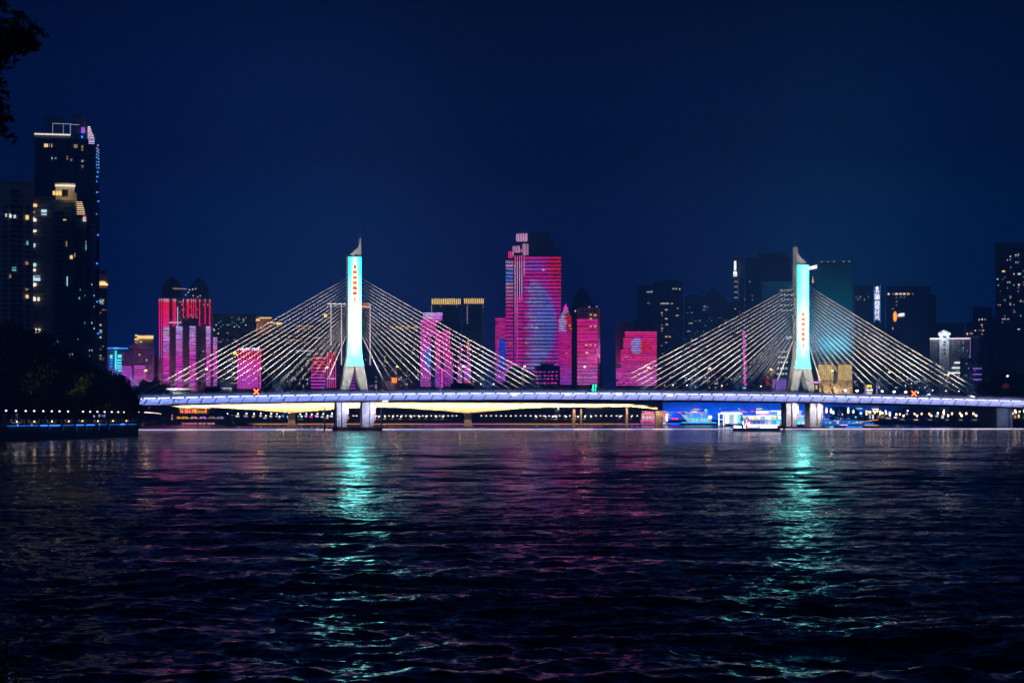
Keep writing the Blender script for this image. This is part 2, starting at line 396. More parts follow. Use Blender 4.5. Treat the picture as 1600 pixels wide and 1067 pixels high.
def pylon(t0, mir, label, art_top, art_z):
    D = 2.5
    py = empty('pylon'); py.parent = bridge; py.location = (t0, 0, 0); py['label'] = label
    # shaft above the fork, and two legs below
    zs = [25.1, 27.5, 30, 33, 35.6, 50, 68.1]
    m = MB(); m.prism([(-hw(z), z) for z in reversed(zs)] + [(hw(z), z) for z in zs], -D, D)
    # ladder-like joints on the narrow sides
    for z in np.arange(28, 67, 1.6):
        for s in (-1, 1): m.box(s * (hw(z) + .06) - .06, s * (hw(z) + .06) + .06, -D + .3, D - .3, z, z + .35)
    m.build('shaft', M['concrete'], py)
    for s in (-1, 1):
        zl = [10.8, 15.5, 20, 25.1]; out = [6.5, 5.45, 4.5, 3.65]; inn = [3.3, 2.35, 1.2, 0.02]
        pts = [(s * a, z) for a, z in zip(out, zl)] + [(s * a, z) for a, z in zip(reversed(inn), reversed(zl))]
        if s < 0: pts = pts[::-1]
        m = MB(); m.prism(pts, -D, D); m.build('leg', M['concrete'], py)
    # the display face: gridded so its picture can carry colour
    m = MB(); zr = np.linspace(25.15, 67.6, 60); ur = np.linspace(-1, 1, 15)
    def colr(u, z):
        edge = abs(u)
        if art_top:
            white = np.exp(-((z - 41) / 11) ** 2) * 1.15 + .85 * np.exp(-(u / .62) ** 2) * (1 if z < 66 else .8) * (z > 29)
            white *= 1 if z < 60 else max(.25, 1 - edge * .9)
            white = white if z > 36 else white * max(0, (z - 25) / 11)
        else:
            white = np.exp(-((z - 41.5) / 9) ** 2) * 1.1 * (1 - .25 * edge) + .5 * np.exp(-((u - .25) / .7) ** 2) * (z > 30)
            white = white if z > 35 else white * max(0, (z - 25) / 10)
        w = min(1, max(0, white)) ** .85
        base = (.07, 7, 6.8) if edge < .85 else (.03, 5, 4.9)
        base = (base[0] + .55 * max(0, min(1, (40 - z) / 6)), base[1], base[2])
        return tuple(bc * (1 - w) + wc * w for bc, wc in zip(base, (1.8, 10, 9.7)))
    for i in range(len(zr) - 1):
        for j in range(len(ur) - 1):
            za, zb, ua, ub = zr[i], zr[i + 1], ur[j], ur[j + 1]
            m.quad([(ua * hw(za), -D - .15, za), (ub * hw(za), -D - .15, za), (ub * hw(zb), -D - .15, zb), (ua * hw(zb), -D - .15, zb)],
                   0, (colr(ua, za), colr(ub, za), colr(ub, zb), colr(ua, zb)))
    m.build('screen', SCR, py)
    m = MB(); m.prism([(-hw(z) + .02, z) for z in reversed(zs)] + [(hw(z) - .02, z) for z in zs], -D - .13, -D - .005); m.build('screen_frame', M['black'], py)
    # writing on the screen: small stacked characters with a flame above and below
    m = MB(); y0, y1 = -D - .32, -D - .2
    ztop = art_z; red = (2.4, .06, .01); orr = (2.4, .26, .02); sc = 1 if art_top else .95
    if not art_top: red = (2.3, .22, .08); orr = (2.3, .40, .12)
    m.prism([(-.35, ztop - 1.6), (.35, ztop - 1.6), (.3, ztop - .5), (0, ztop), (-.3, ztop - .5)], y0, y1, col=orr)
    z = ztop - 3.6
    for k in range(6):
        glyph(m, 0, z, (2.1 if k else 1.6), 1.75, y0, y1, red if k < 3 else orr, orr if k < 4 else red); z -= 2.05
    m.prism([(0, z - 4.2), (.28, z - 3), (.5, z), (.2, z + .9), (-.2, z + .9), (-.5, z), (-.28, z - 3)], y0, y1, col=orr if art_top else red)
    m.build('screen_writing', LEDC, py)
    # fin
    s = mir; pr = [(s * 2.57, 68.4)]
    curve = [(2.57, 75.2), (2.1, 75.2), (1.95, 73.3), (1.45, 71.7), (.4, 70.5), (-.8, 69.6), (-2.1, 68.4)]
    pr = [(s * 2.57, 68.35)] + [(s * a, z) for a, z in curve]
    if s < 0: pr = pr[::-1]
    m = MB(); m.prism(pr, -1.9, 1.9); m.box(-2.45, 2.45, -2.2, 2.2, 67.9, 68.4, 0); m.build('fin', M['concrete'], py)
    m = MB(); m.tube([(s * 2.35, 0, 75.2), (s * 2.35, 0, 79.8)], [.09, .03], 5); m.build('antenna', M['steel'], py)
    # feet: two piers under the deck standing on one red pile cap
    for s, (a, b_, c) in ((-1, (-7.4, -5.3, -3.5)), (1, (2.9, 5.6, 7.1))):
        m = MB(); zt_ = zt(t0) - FH - .3
        m.box(a, c, -3, 3, 1.2, zt_); m.box(b_ + .1, c + .12, -4.4, -3.01, 1.2, zt_ + .2)
        for q in np.arange(a + .3, b_, .55): m.box(q, q + .12, -3.08, -3.01, 1.4, zt_ - .6)
        m.build('pier', M['concrete'], py)
        m = MB()
        m.box(c + .22, c + .75, -4.9, -4.6, 3.6, zt_ - .3); gp = None
        for k in range(8): m.box(c + .2, c + .77, -5.0, -4.905, 3.8 + k * 1.02, 4.3 + k * 1.02, 1 if k % 2 else 2)
        m.build('gauge_board', [M['white'], M['yel'], M['red']], py)
    m = MB(); m.prism([(-9.2, -6.5), (10.2, -6.5), (10.7, -5), (10.7, 6), (-9.7, 6), (-9.7, -5)], -1, 1.25, plane='xy'); m.build('pile_cap', M['redbase'], py)
    # floodlights that stand on the deck / hang under it
    zd = zt(t0)
    for s in (-1, 1):
        lamp('SPOT', 'leg_floodlight', (s * 7, -13, zd + .6), 11000, (1, .99, .92), py, (s * 4.2, -2.5, 21), size=.3, spot=60)
        lamp('SPOT', 'pier_floodlight', (s * 5 + .6, -9.5, zd - FH - .9), 11000, ((.58, .60, 1) if mir > 0 else (.85, .80, .95)), py, (s * 5.2, -3.2, 6.5), size=.3, spot=100)
    m = MB(); m.tube([(0, -2.2, 68.1), (0, -7, 68.0)], .12, 5); m.box(-.4, .4, -7.3, -6.9, 67.8, 68.3); m.build('lamp_bracket', M['dark'], py)
    lamp('SPOT', 'fin_floodlight', (0, -7.4, 68.5), 1500, (1, 1, .92), py, (0, -1.9, 71.3), size=.3, spot=110)
    lamp('SPOT', 'side_floodlight', (-9, -3, zd + .6), 9000, (1, .99, .92), py, (-3, 0, 40), size=.3, spot=50)
    lamp('SPOT', 'fork_floodlight', (-1.0, 0, zd + .5), 600, (1, .92, .78), py, (2.2, -.4, 20), size=.2, spot=70)
    return py
pylon(0, 1, 'nearer turquoise pylon, its red writing near the top', True, 67.3)
pylon(SPAN, -1, 'farther turquoise pylon, its pale orange writing in the lower half', False, 47.5 + 3.5)

def cables():
    for ip, t0 in enumerate((0, SPAN)):
        for s in (-1, 1):
            for k in range(18):
                za = 59.7 - k * (21.6 / 17)
                ta = t0 + s * hw(za)
                # spacing of the deck anchorages measured in the photograph
                pa, pb = {(0, -1): (209, 503), (0, 1): (884, 608), (1, -1): (930, 1206), (1, 1): (1556, 1288)}[(ip, s)]
                tb = t_of(pa, 0) + (t_of(pb, 0) - t_of(pa, 0)) * k / 17; zb = zt(tb) + .4
                n = 10; L = abs(tb - ta); pts = []
                for i in range(n + 1):
                    u = i / n; pts.append((ta + (tb - ta) * u, 0, za + (zb - za) * u - 4 * u * (1 - u) * L * .006))
                m = MB()
                if k < 12: m.tube([(p[0], 0, p[2]) for p in pts], .145, 6)
                elif k == 17: m.tube([(p[0], 0, p[2]) for p in pts], .26 if s > 0 or ip else .2, 6)
                else:
                    for o in (-.2, .2): m.tube([(p[0], o * 6, p[2] + o * 1.5) for p in pts], .07, 5)
                m.tube([(tb, 0, zt(tb) - .1), (tb - s * 1.2, 0, zb + 1.2 * (za - zb) / L)], .3, 6, 1)
                m.build('stay_cable', [M['cable'], M['steel']], bridge, smooth=True)
            for d, pw in ((14, 5000), (32, 9000), (52, 11000), (72, 7000)):
                tl = t0 + s * d
                lamp('SPOT', 'cable_floodlight', (tl, -13.5, zt(tl) + .6), pw * 8, (1, .89, .82), bridge, (tl - s * 10, 0, zt(tl) + 32 - d * .2), size=.4, spot=90)
cables()

# separate approach pier, and the fender posts standing in the water
def extra_piers():
    for px, n0 in ((1567, -8), (60, -8)):
        t = t_of(px, n0); z = zt(t) - FH - .3
        m = MB(); m.box(t - 2.7, t + 2.2, -8, 8, -1, z); m.box(t + 2.21, t + 3.4, -10, -6, -1, z + .2); m.box(t - 3.2, t + 2.9, -8.4, 8.4, z - 1.2, z - .02)
        m.build('approach_pier', M['concrete'], bridge)
        lamp('SPOT', 'pier_floodlight', (t, -15, z - .2), 1400, (.35, .5, 1), bridge, (t, -8, 5), size=.3, spot=90)
    for px, top, lit in ((507, 636.5, 1), (525.5, 636.5, 1), (595.5, 637, 1), (1225, 643, 1)):
        t = t_of(px, -20); p = bw(t, -20)
        o = empty('fender_post', (p.x, p.y, 0)); tag(o, {507: 'pale mooring post left of the nearer pylon piers', 525.5: 'mooring post in front of the left pier of the nearer pylon', 595.5: 'pale mooring post right of the nearer pylon piers', 1225: 'short mooring post in front of the left pier of the farther pylon'}[px], 'mooring post', 'mooring posts beside the pylon piers')
        ztp = WZ(top, p.y)
        m = MB(); m.tube([(0, 0, 1.6), (0, 0, ztp - .4)], .3, 8); m.build('post', M['white'], o)
        m = MB(); m.tube([(0, 0, -2), (0, 0, 1.6)], .36, 8); m.build('dark_foot', M['dark'], o)
        m = MB(); m.tube([(0, 0, ztp - .4), (0, 0, ztp)], .38, 8); m.build('cap', M['steel'], o)
extra_piers()

# navigation signals on the deck edge
def nav_signal(px, py, size, kind, label):
    t = t_of(px, -HALF - .9); p = bw(t, -HALF - .9); z = WZ(py, p.y); h = size / 2 * p.y / F
    o = empty('navigation_signal', (p.x, p.y, z), BYAW); tag(o, label, 'signal', 'navigation signals on the deck edge')
    m = MB(); m.box(-h * 1.35, h * 1.35, .05, .35, -h * 1.3, h * 1.3); m.box(-.1, .1, .35, .95, -h, -h + .3); m.build('backboard', M['black'], o)
    def bar(mb, x0, z0, x1, z1, w, y0, y1):
        d = Vector((x1 - x0, z1 - z0)).normalized(); q = Vector((-d.y, d.x)) * w / 2
        mb.prism([(x0 + q.x * -1, z0 - q.y), (x1 - q.x, z1 - q.y), (x1 + q.x, z1 + q.y), (x0 + q.x, z0 + q.y)], y0, y1)
    if kind == 'x':
        for s in (-1, 1):
            m = MB(); bar(m, -h * .95 * s, -h * .95, h * .95 * s, h * .95, h * .62, -.02 - .02 * s, .05); m.build('cross_bar', E['red'], o)
            m = MB(); bar(m, -h * .9 * s, -h * .9, h * .9 * s, h * .9, h * .22, -.1 - .02 * s, -.05); m.build('cross_core', E['rededge'], o)
    else:
        for s in (-1, 1):
            m = MB(); m.box(s * h * .42 - h * .16, s * h * .42 + h * .16, -.05, .05, -h * 1.15, h * 1.15); m.build('arrow_bar', E['green'], o)
            m = MB(); bar(m, s * h * .45, s * h * 1.1, s * h * .95, s * h * .5, h * .25, -.08, .04); m.build('arrow_head', E['green'], o)
    return o
nav_signal(400.5, 611.8, 9, 'x', 'glowing red cross signal on the bridge edge over the left side span')
nav_signal(1428, 614.6, 9, 'x', 'glowing red cross signal on the bridge edge right of the farther pylon')
nav_signal(928.5, 606, 9, 'arrow', 'glowing green double arrow signal at the middle of the main span')
for px, py, lb in ((602, 626.5, 'small white lamp cluster under the deck right of the nearer pylon'), (803.5, 616.5, 'small white marker lamps on the deck edge in front of the tallest pink tower'),
                   (887, 615.5, 'small white marker lamps on the deck edge left of the green arrows'), (967, 615.3, 'small white marker lamps on the deck edge right of the green arrows'),
                   (1047, 617, 'small white marker lamps on the deck edge above the pink-lit cruise boat')):
    t = t_of(px, -HALF - .3); p = bw(t, -HALF - .5); z = WZ(py, p.y)
    o = empty('marker_lamp', (p.x, p.y, z), BYAW); tag(o, lb, 'marker lamp', 'white marker lamps on the deck edge')
    m = MB(); m.box(-1.2, 1.2, .02, .3, .3, .42); m.build('bracket', M['steel'], o)
    for k in range(4):
        m = MB(); m.box(-1.1 + k * .6, -.75 + k * .6, -.1, .15, -.45 + (k % 2) * .15, .3); m.build('lamp_head', E['wled'], o)

# ------------------------------------------------------------------ lamps on the bridge
def street_lamp(glow, lh, arm, name='street_lamp', r=.32):
    o = empty(name)
    m = MB(); m.tube([(0, 0, 0), (0, 0, lh)], [.14, .08], 6); m.build('post', M['steel'], o)
    m = MB(); m.tube([(0, 0, lh - .05), (arm * .5, 0, lh + .35), (arm, 0, lh + .4)], .06, 5); m.build('arm', M['steel'], o)
    m = MB(); m.ball((arm, -.1, lh + .3), r, sz=.6); m.build('lamp_head', glow, o)
    KIDS[o.name] = list(o.children); return o
used = {}
ORD = 'leftmost second third fourth fifth sixth seventh eighth ninth tenth eleventh twelfth thirteenth fourteenth fifteenth sixteenth seventeenth eighteenth nineteenth twentieth twenty-first twenty-second twenty-third twenty-fourth twenty-fifth twenty-sixth twenty-seventh twenty-eighth twenty-ninth thirtieth'.split()
def nth(i, n):      # words for a place counted along a row from the left
    if i == 0: return 'leftmost'
    if i == n - 1: return 'rightmost'
    return ORD[i] + ' from left' if i < len(ORD) else 'far'
def place(src, loc, rz=0, label=None, group=None, cat='street lamp'):
    if src.name not in used:
        used[src.name] = 1; o = src; o.location = loc; o.rotation_euler = (0, 0, rz)
    else: o = copy_tree(src, loc, rz)
    tag(o, label, cat, group); return o
LW = street_lamp(E['lampw'], 10.2, .8, r=.42); LC = street_lamp(E['lamp'], 10.2, .8, r=.42)
tall = [(225, 'w', 'leftmost tall lamp on the bridge, above the bankside trees'), (320, 'c', 'tall lamp in front of the tower with five magenta light bands'), (405, 'w', 'tall lamp in front of the small pink striped tower'),
        (509, 'w', 'tall lamp just left of the nearer pylon'), (619, 'w', 'tall amber lamp right of the nearer pylon'), (722, 'c', 'tall lamp in front of the short magenta tower under the cables'),
        (818, 'w', 'tall amber lamp in front of the tallest pink tower'), (912, 'w', 'tall lamp in front of the slim pink striped tower'), (1012, 'w', 'tall lamp in front of the pink facade with the round picture'),
        (1108, 'w', 'tall amber lamp under the left cables of the farther pylon'), (1204, 'w', 'tall amber lamp just left of the farther pylon'), (1300, 'w', 'tall lamp in front of the warm-lit hall'),
        (1389, 'w', 'tall lamp under the right cables of the farther pylon'), (1482, 'w', 'tall amber lamp in front of the white gabled building'), (1574, 'c', 'rightmost tall lamp on the bridge')]
for px, kd, lb in tall:
    t = t_of(px, 0); p = bw(t, 1.5)
    place(LW if kd == 'w' else LC, (p.x, p.y, zt(t)), BYAW, lb, 'tall lamps along the bridge')
    if kd == 'w': lamp('POINT', 'lamp_light', (p.x + .8, p.y - .4, zt(t) + 9.9), 400, (1, .6, .25), size=.4)
SL = street_lamp(E['lamp'], 3.4, .6, 'footpath_lamp', .22); SB = street_lamp(E['lamp'], 2.4, .0, 'globe_lamp', .62)
SD = street_lamp(E['greyled'], 3.4, .6, 'unlit_lamp', .16)
short = [(415, 'd'), (435, 'l'), (452, 'd'), (478, 'd'), (580, 'd'), (600, 'l'), (640, 'd'), (688, 'd'), (749, 'l'), (769, 'l'), (850, 'd'), (1049, 'l'), (1071, 'l'), (1093, 'd'), (1126, 'l'), (1187, 'l'), (1285, 'd'), (1302, 'l'), (1455, 'l'), (1476, 'l'), (1496, 'l')]
for i, (px, kd) in enumerate(short):
    t = t_of(px, 13); p = bw(t, 13)
    place(SL if kd == 'l' else SD, (p.x, p.y, zt(t)), BYAW, nth(i, len(short)) + ' short curved footpath lamp behind the cable feet on the bridge', 'short lamps along the far footpath')
for i, px in enumerate((1321, 1339, 1378, 1397, 1415, 1433)):
    t = t_of(px, 13); p = bw(t, 13)
    place(SB, (p.x, p.y, zt(t)), BYAW, nth(i, 6) + ' bright round white lamp on the deck right of the farther pylon', 'bright round lamps right of the farther pylon', 'globe lamp')

# ------------------------------------------------------------------ the yellow lit girder bridge behind
def girder_bridge():
    Y = 1100.0; b = empty('girder_bridge', (0, Y, 0)); tag(b, 'low concrete girder bridge flooded with warm yellow light behind the main bridge', 'bridge')
    k = Y / F
    top = [(255, 632.0), (300, 631.0), (340, 630.2), (455, 629), (593, 628.5), (731, 629), (860, 629.8), (912, 630.5), (983, 631), (1028, 637)]
    bot = [(255, 632.5), (280, 636.5), (300, 636.8), (340, 637), (400, 640.5), (455, 645.3), (510, 641), (560, 637.2), (593, 636.3), (625, 637), (680, 641), (731, 645.4), (780, 641), (820, 637.8), (860, 636.4), (912, 635.8), (983, 635.3), (1028, 639.5)]
    xs = sorted(set(list(np.linspace(262, 1027, 90))))
    ft = lambda x: WZ(float(np.interp(x, *zip(*top))), Y); fb = lambda x: WZ(float(np.interp(x, *zip(*bot))), Y)
    for a, c, nm in ((262, 455, 0), (455, 731, 1), (731, 912, 2), (912, 983, 3), (983, 1027, 4)):
        xx = np.linspace(a, c, 16); m = MB()
        pr = [(WX(x, Y), fb(x)) for x in xx[:-1]] + [(WX(c - .15, Y), fb(c - .15))] + [(WX(x, Y), ft(x) - .35) for x in xx[::-1]]
        m.prism(pr, 0, 16); m.build('span', M['wcream'], b)
    m = MB()
    for a, c in zip(xs[:-1], xs[1:]):
        xa, xc = WX(a, Y), WX(c, Y)
        for (y0, y1, h0, h1) in ((-.9, 16.9, -.34, 0), (-.9, -.6, 0, .9)):
            q = [(xa, y0, ft(a) + h0), (xc, y0, ft(c) + h0), (xc, y1, ft(c) + h0), (xa, y1, ft(a) + h0), (xa, y0, ft(a) + h1), (xc, y0, ft(c) + h1), (xc, y1, ft(c) + h1), (xa, y1, ft(a) + h1)]
            bb = len(m.v); m.v += q
            for f in ((0, 3, 2, 1), (4, 5, 6, 7), (0, 1, 5, 4), (2, 3, 7, 6)): m.f.append(tuple(bb + i for i in f)); m.m.append(0); m.c.append(None)
    m.build('deck_slab', M['wtan'], b)
    for x, w in ((455, 5.5), (731, 5.5), (897, 2.2), (908, 1.5), (980, 1.6), (1031, 5.5)):
        m = MB(); h = w * k / 1.0
        m.box(WX(x, Y) - h / 1.0 * 1, WX(x, Y) + h * 1, 1.5, 14, -1, (fb(min(x, 1024)) if x != 1031 else WZ(642, Y)) - .05)
        if w > 5 and x != 1031: m.box(WX(x, Y) - h * 1.5, WX(x, Y) + h * 1.5, .5, 15, -1, 1.0)
        m.build('pier', M['wtan'], b)
    for x in np.linspace(285, 1022, 34):
        z = fb(x); zm = (ft(x) + z) / 2
        lamp('AREA', 'girder_light', (WX(x, Y), -1.9, ft(x) - .5), 2000, (1, .68, .36), b, (WX(x, Y), 0, ft(x) - 3.6), size=7, sizey=.3)
    for x in (443, 466, 719, 743): lamp('POINT', 'pier_light', (WX(x, Y), -1.5, WZ(653, Y) + 1.4), 160, (1, .75, .45), b, size=.3)
    return b
girder_bridge()

# ------------------------------------------------------------------ the city
G = 3.0
BOXC = {}
class Bld:
    def __init__(s, name, label, px0, px1, Y, depth=30, cat='building', group=None):
        pc = (px0 + px1) / 2; s.pc = pc; s.Y = Y; s.p0 = px0; s.p1 = px1; s.D = depth
        a = -math.atan2(WX(pc, Y), Y); s.s = Y * math.cos(a) / F
        s.o = empty(name, (WX(pc, Y), Y, G), a); tag(s.o, label, cat, group)
    def X(s, px): return (px - s.pc) * s.s
    def Z(s, py): return WZ(py, s.Y) - G
    def wall(s, px0=None, px1=None, top=0, bot=None, m='wgrey', y0=0, y1=None, name='wall', taper=0):
        px0 = s.p0 if px0 is None else px0; px1 = s.p1 if px1 is None else px1
        b = MB(); z0 = 0 if bot is None else s.Z(bot); y1 = s.D if y1 is None else y1
        b.box(s.X(px0), s.X(px1), y0, y1, z0, s.Z(top))
        if taper == 0: b.box(s.X(px0) - .3, s.X(px1) + .3, y0 - .3, y0 + .5, s.Z(top) + .003, s.Z(top) + 1.0)
        o = b.build(name, M[m] if isinstance(m, str) else m, s.o); return o
    def poly(s, pts, m, y0, y1, name='roof'):
        b = MB(); b.prism([(s.X(x), s.Z(y)) for x, y in pts], y0, y1); return b.build(name, M[m] if isinstance(m, str) else m, s.o)
    def ledges(s, px0, px1, py0, py1, step, m='wgrey', y=-.6, th=.35, ribs=0):
        b = MB(); p = py0
        while p < py1: b.box(s.X(px0), s.X(px1), y, -.003, s.Z(p) - th, s.Z(p)); p += step
        if ribs:
            for q in np.linspace(px0, px1, ribs): b.box(s.X(q) - .3, s.X(q) + .3, y - .25, -.005, s.Z(py1), s.Z(py0))
        return stuff(b.build('floor_ledge', M[m], s.o))
    def grid(s, px0, px1, py0, py1, nx, ny, fill=.55, m='glass', y=-.08):
        b = MB(); dx = (px1 - px0) / nx; dy = (py1 - py0) / ny
        for i in range(nx):
            for j in range(ny):
                cx = px0 + (i + .5) * dx; cyy = py0 + (j + .5) * dy
                b.box(s.X(cx - dx * fill / 2), s.X(cx + dx * fill / 2), y, -.004, s.Z(cyy + dy * fill / 2), s.Z(cyy - dy * fill / 2))
        return stuff(b.build('dark_window', M[m], s.o))
    def win(s, px, py, w, h, key, y=-.45, name='lit_window'):
        k = (round(w * s.s, 2), round(h * s.s, 2), key)
        if k not in BOXC:
            b = MB(); b.box(-k[0] / 2, k[0] / 2, 0, .3, -k[1] / 2, k[1] / 2); me = bpy.data.meshes.new(name)
            me.from_pydata(b.v, [], b.f); me.materials.append(E[key]); BOXC[k] = me
        o = bpy.data.objects.new(name, BOXC[k]); C.objects.link(o); o.parent = s.o; o.location = (s.X(px), y, s.Z(py)); return o
    def scat(s, px0, px1, py0, py1, nx, ny, n, keys, w=2.2, h=2.0, y=-.45):
        dx = (px1 - px0) / nx; dy = (py1 - py0) / ny; cells = [(i, j) for i in range(nx) for j in range(ny)]
        for i, j in random.sample(cells, min(n, len(cells))):
            s.win(px0 + (i + .5) * dx, py0 + (j + .5) * dy, w * random.choice((.7, 1, 1)), h, random.choice(keys), y)
    def hs(s, px0, px1, pys, colf, th=1.25, y=-.8, seg=4.0, name='light_strip'):
        for p in pys:
            a = px0(p) if callable(px0) else px0; c = px1(p) if callable(px1) else px1
            n = max(1, int((c - a) / seg)); b = MB(); z0, z1 = s.Z(p + th / 2), s.Z(p - th / 2); xs = np.linspace(a, c, n + 1)
            cl = [colf(x, p) for x in xs]; kf = random.uniform(.72, 1.12); cl = [tuple(v * kf * (.25 if random.random() < .05 else random.uniform(.82, 1.1)) for v in q) for q in cl]
            for i in range(n):
                x0, x1 = s.X(xs[i]), s.X(xs[i + 1]); c0, c1 = cl[i], cl[i + 1]
                b.quad([(x0, y, z0), (x1, y, z0), (x1, y, z1), (x0, y, z1)], 0, (c0, c1, c1, c0))
                b.quad([(x0, -.003, z0), (x1, -.003, z0), (x1, y, z0), (x0, y, z0)], 0, (c0, c1, c1, c0))
                b.quad([(x0, y, z1), (x1, y, z1), (x1, -.003, z1), (x0, -.003, z1)], 0, (c0, c1, c1, c0))
            b.build(name, LEDC, s.o)
    def vs(s, pxs, py0, py1, colf, th=1.1, y=-.8, seg=5.0, name='light_strip'):
        for q in pxs:
            a = py0(q) if callable(py0) else py0; c = py1(q) if callable(py1) else py1
            n = max(1, int((c - a) / seg)); b = MB(); x0, x1 = s.X(q - th / 2), s.X(q + th / 2); ps = np.linspace(a, c, n + 1)
            for i in range(n):
                z1, z0 = s.Z(ps[i]), s.Z(ps[i + 1]); c1, c0 = colf(q, ps[i]), colf(q, ps[i + 1])
                b.quad([(x0, y, z0), (x1, y, z0), (x1, y, z1), (x0, y, z1)], 0, (c0, c0, c1, c1))
                b.quad([(x0, -.003, z0), (x0, y, z0), (x0, y, z1), (x0, -.003, z1)], 0, (c0, c0, c1, c1))
                b.quad([(x1, y, z0), (x1, -.003, z0), (x1, -.003, z1), (x1, y, z1)], 0, (c0, c0, c1, c1))
            b.build(name, LEDC, s.o)
    def bar(s, px0, px1, py0, py1, key, y=-.8, y1=-.003, name='light_strip'):
        b = MB(); b.box(s.X(px0), s.X(px1), y, y1, s.Z(py1), s.Z(py0)); return b.build(name, E[key] if key in E else M[key], s.o)
def mixc(a, b, t): t = min(1, max(0, t)); return tuple(x * (1 - t) + y * t for x, y in zip(a, b))
MAG = (1.0, .035, .70); PNK = (1.1, .025, .48); PUR = (.66, .10, .95); BLU = (.26, .34, 1.25); LAV = (.85, .55, 1.3); RED = (1.2, .015, .10)
def jit(c, a=.25): k = 1 + random.uniform(-a, a); return tuple(x * k for x in c)

def low_lights(b, x0, x1, n): b.scat(x0, x1, 588, 607, max(2, int((x1 - x0) / 3)), 6, n, ['white', 'warm', 'cool', 'greyled', 'wled', 'dim', 'teal', 'pinkw'], 1.7, 1.7, y=-1.6)  # lit windows added in place of small street lights beyond the deck
def left_cluster():
    b = Bld('apartment_tower', 'brown-grey apartment block cut by the left edge of the photo, a few lit windows', -40, 83, 660, 24)
    b.wall(-40, 52, 287, m='wtan'); b.wall(50, 83, 309, m='wtan', y0=2, name='side_wing')
    b.grid(2, 50, 320, 520, 4, 26, .55); b.ledges(54, 82, 316, 540, 7.7, 'wtan'); b.ledges(17, 28, 296, 540, 7.7, 'wtan', y=-1.0)
    b.bar(16.5, 24.5, 294, 306, 'glass', -.1, name='dark_window')
    for x, y, w, h, k in ((9.5, 337, 2, 5, 'cool'), (16.5, 337.5, 3.4, 6, 'white'), (23, 338, 3.4, 6, 'cool'), (42.5, 339.5, 5, 6.5, 'amber'), (54.5, 319.5, 7, 5, 'warm'), (54, 330.5, 4, 3, 'dim'), (54, 341.5, 6, 6.5, 'white'), (69, 330, 8.5, 8.5, 'cool'),
                          (54, 360, 6.5, 4, 'white'), (42.8, 379.5, 3, 6, 'teal'), (54, 382.5, 2.6, 6.5, 'cool'), (42, 411, 4.6, 5, 'dim'), (54, 413, 5.6, 5.5, 'cool'), (22, 420.5, 6.5, 6, 'teal'), (54, 421, 4, 4, 'white'), (57, 434, 12, 8, 'cool'), (53.5, 444, 7, 6, 'white'),
                          (42.5, 463, 4.5, 5, 'warm'), (54, 466, 4.5, 7, 'white'), (60.5, 466, 3, 8, 'white'), (16, 432, 3, 5, 'dim'), (56, 516, 15, 6, 'white'), (42, 452, 4, 3, 'dim')):
        b.win(x, y, w, h, k, y=(1.4 if x > 50 else -.45))
    b = Bld('apartment_tower', 'teal glass apartment tower crowned by a glowing cream rooftop room', 83, 150, 640, 26)
    b.wall(83, 119, 318, m='wteal'); b.wall(117, 136, 346, m='wteal', y0=1.5, name='rounded_wing'); b.wall(134, 150, 352, m='wdark', y0=3, name='side_wing')
    b.ledges(88, 98, 330, 575, 7.5, 'wteal', y=-1.2); b.ledges(101, 116, 322, 575, 7.5, 'wteal', y=-.8, ribs=4); b.ledges(120, 133, 350, 575, 7.5, 'wteal', y=.3)
    b.grid(103, 115, 325, 570, 2, 33, .5)
    b.wall(87, 116.5, 292, 317, 'wcream', y0=-.3, name='rooftop_room'); b.bar(86.5, 117, 290, 292, 'white', -1.2, 2, 'cornice_light')
    b.bar(97, 106, 297, 308.5, 'glass', -.45, -.31, 'dark_window'); b.bar(116.6, 120, 302, 325, 'wcream', -.5, 2, 'rooftop_fin')
    for x, w in ((84.5, 4.2), (89.5, 4), (94.2, 4)): b.win(x, 303, w, 6.5, 'amber', y=-.9)
    b.hs(120, lambda p: 127 + 6.5 * math.sin(max(0, (p - 312)) / 26 * 1.4), np.arange(316, 337, 3.1), lambda x, p: (1.1, .72, .42), .8, y=-.6, name='balcony_light')
    b.hs(129.5, 134.5, np.arange(338, 347, 2.3), lambda x, p: (1, .7, .5), .8, y=.8, name='balcony_light')
    for z in np.linspace(b.Z(313), b.Z(294), 2): lamp('POINT', 'rooftop_light', (b.X(103), -4.0, float(z) + 1), 220, (1, .68, .3), b.o, size=.3)
    for x, y, w, h, k in ((101, 344.5, 5, 1.3, 'amber'), (104, 382, 2, 8, 'dim'), (111.5, 402.5, 4.4, 5.5, 'warm'), (117, 399, 2, 6, 'dim'), (134.3, 386, 1.6, 9, 'teal'), (134.3, 378, 1.4, 5, 'dim'), (105, 440, 1.4, 15, 'cool'), (88, 536, 6, 7, 'teal'), (89, 556, 7, 6, 'cool'), (110, 556, 8, 7, 'cool'), (124, 465, 2, 5, 'teal')):
        b.win(x, y, w, h, k, y=(-1.4 if x < 119 else .0))
    b.scat(120, 149, 440, 560, 8, 14, 12, ['teal', 'dim', 'cool'], 1.2, 2.6, y=-.2)
    b = Bld('apartment_tower', 'tallest dark residential tower at the far left with a rooftop frame outlined in white light', 52, 155, 760, 34)
    b.wall(53, 150, 212, m='wdark'); b.wall(149, 156, 250, m='wdark', y0=4, name='curved_wing')
    b.wall(72, 96, 184.5, 212, 'wdark', 4, 14, 'roof_core'); b.wall(117, 136, 182, 212, 'wdark', 4, 14, 'roof_core')
    b.bar(54, 110, 210.4, 212, 'white', -.8, 0, 'roof_edge_light')
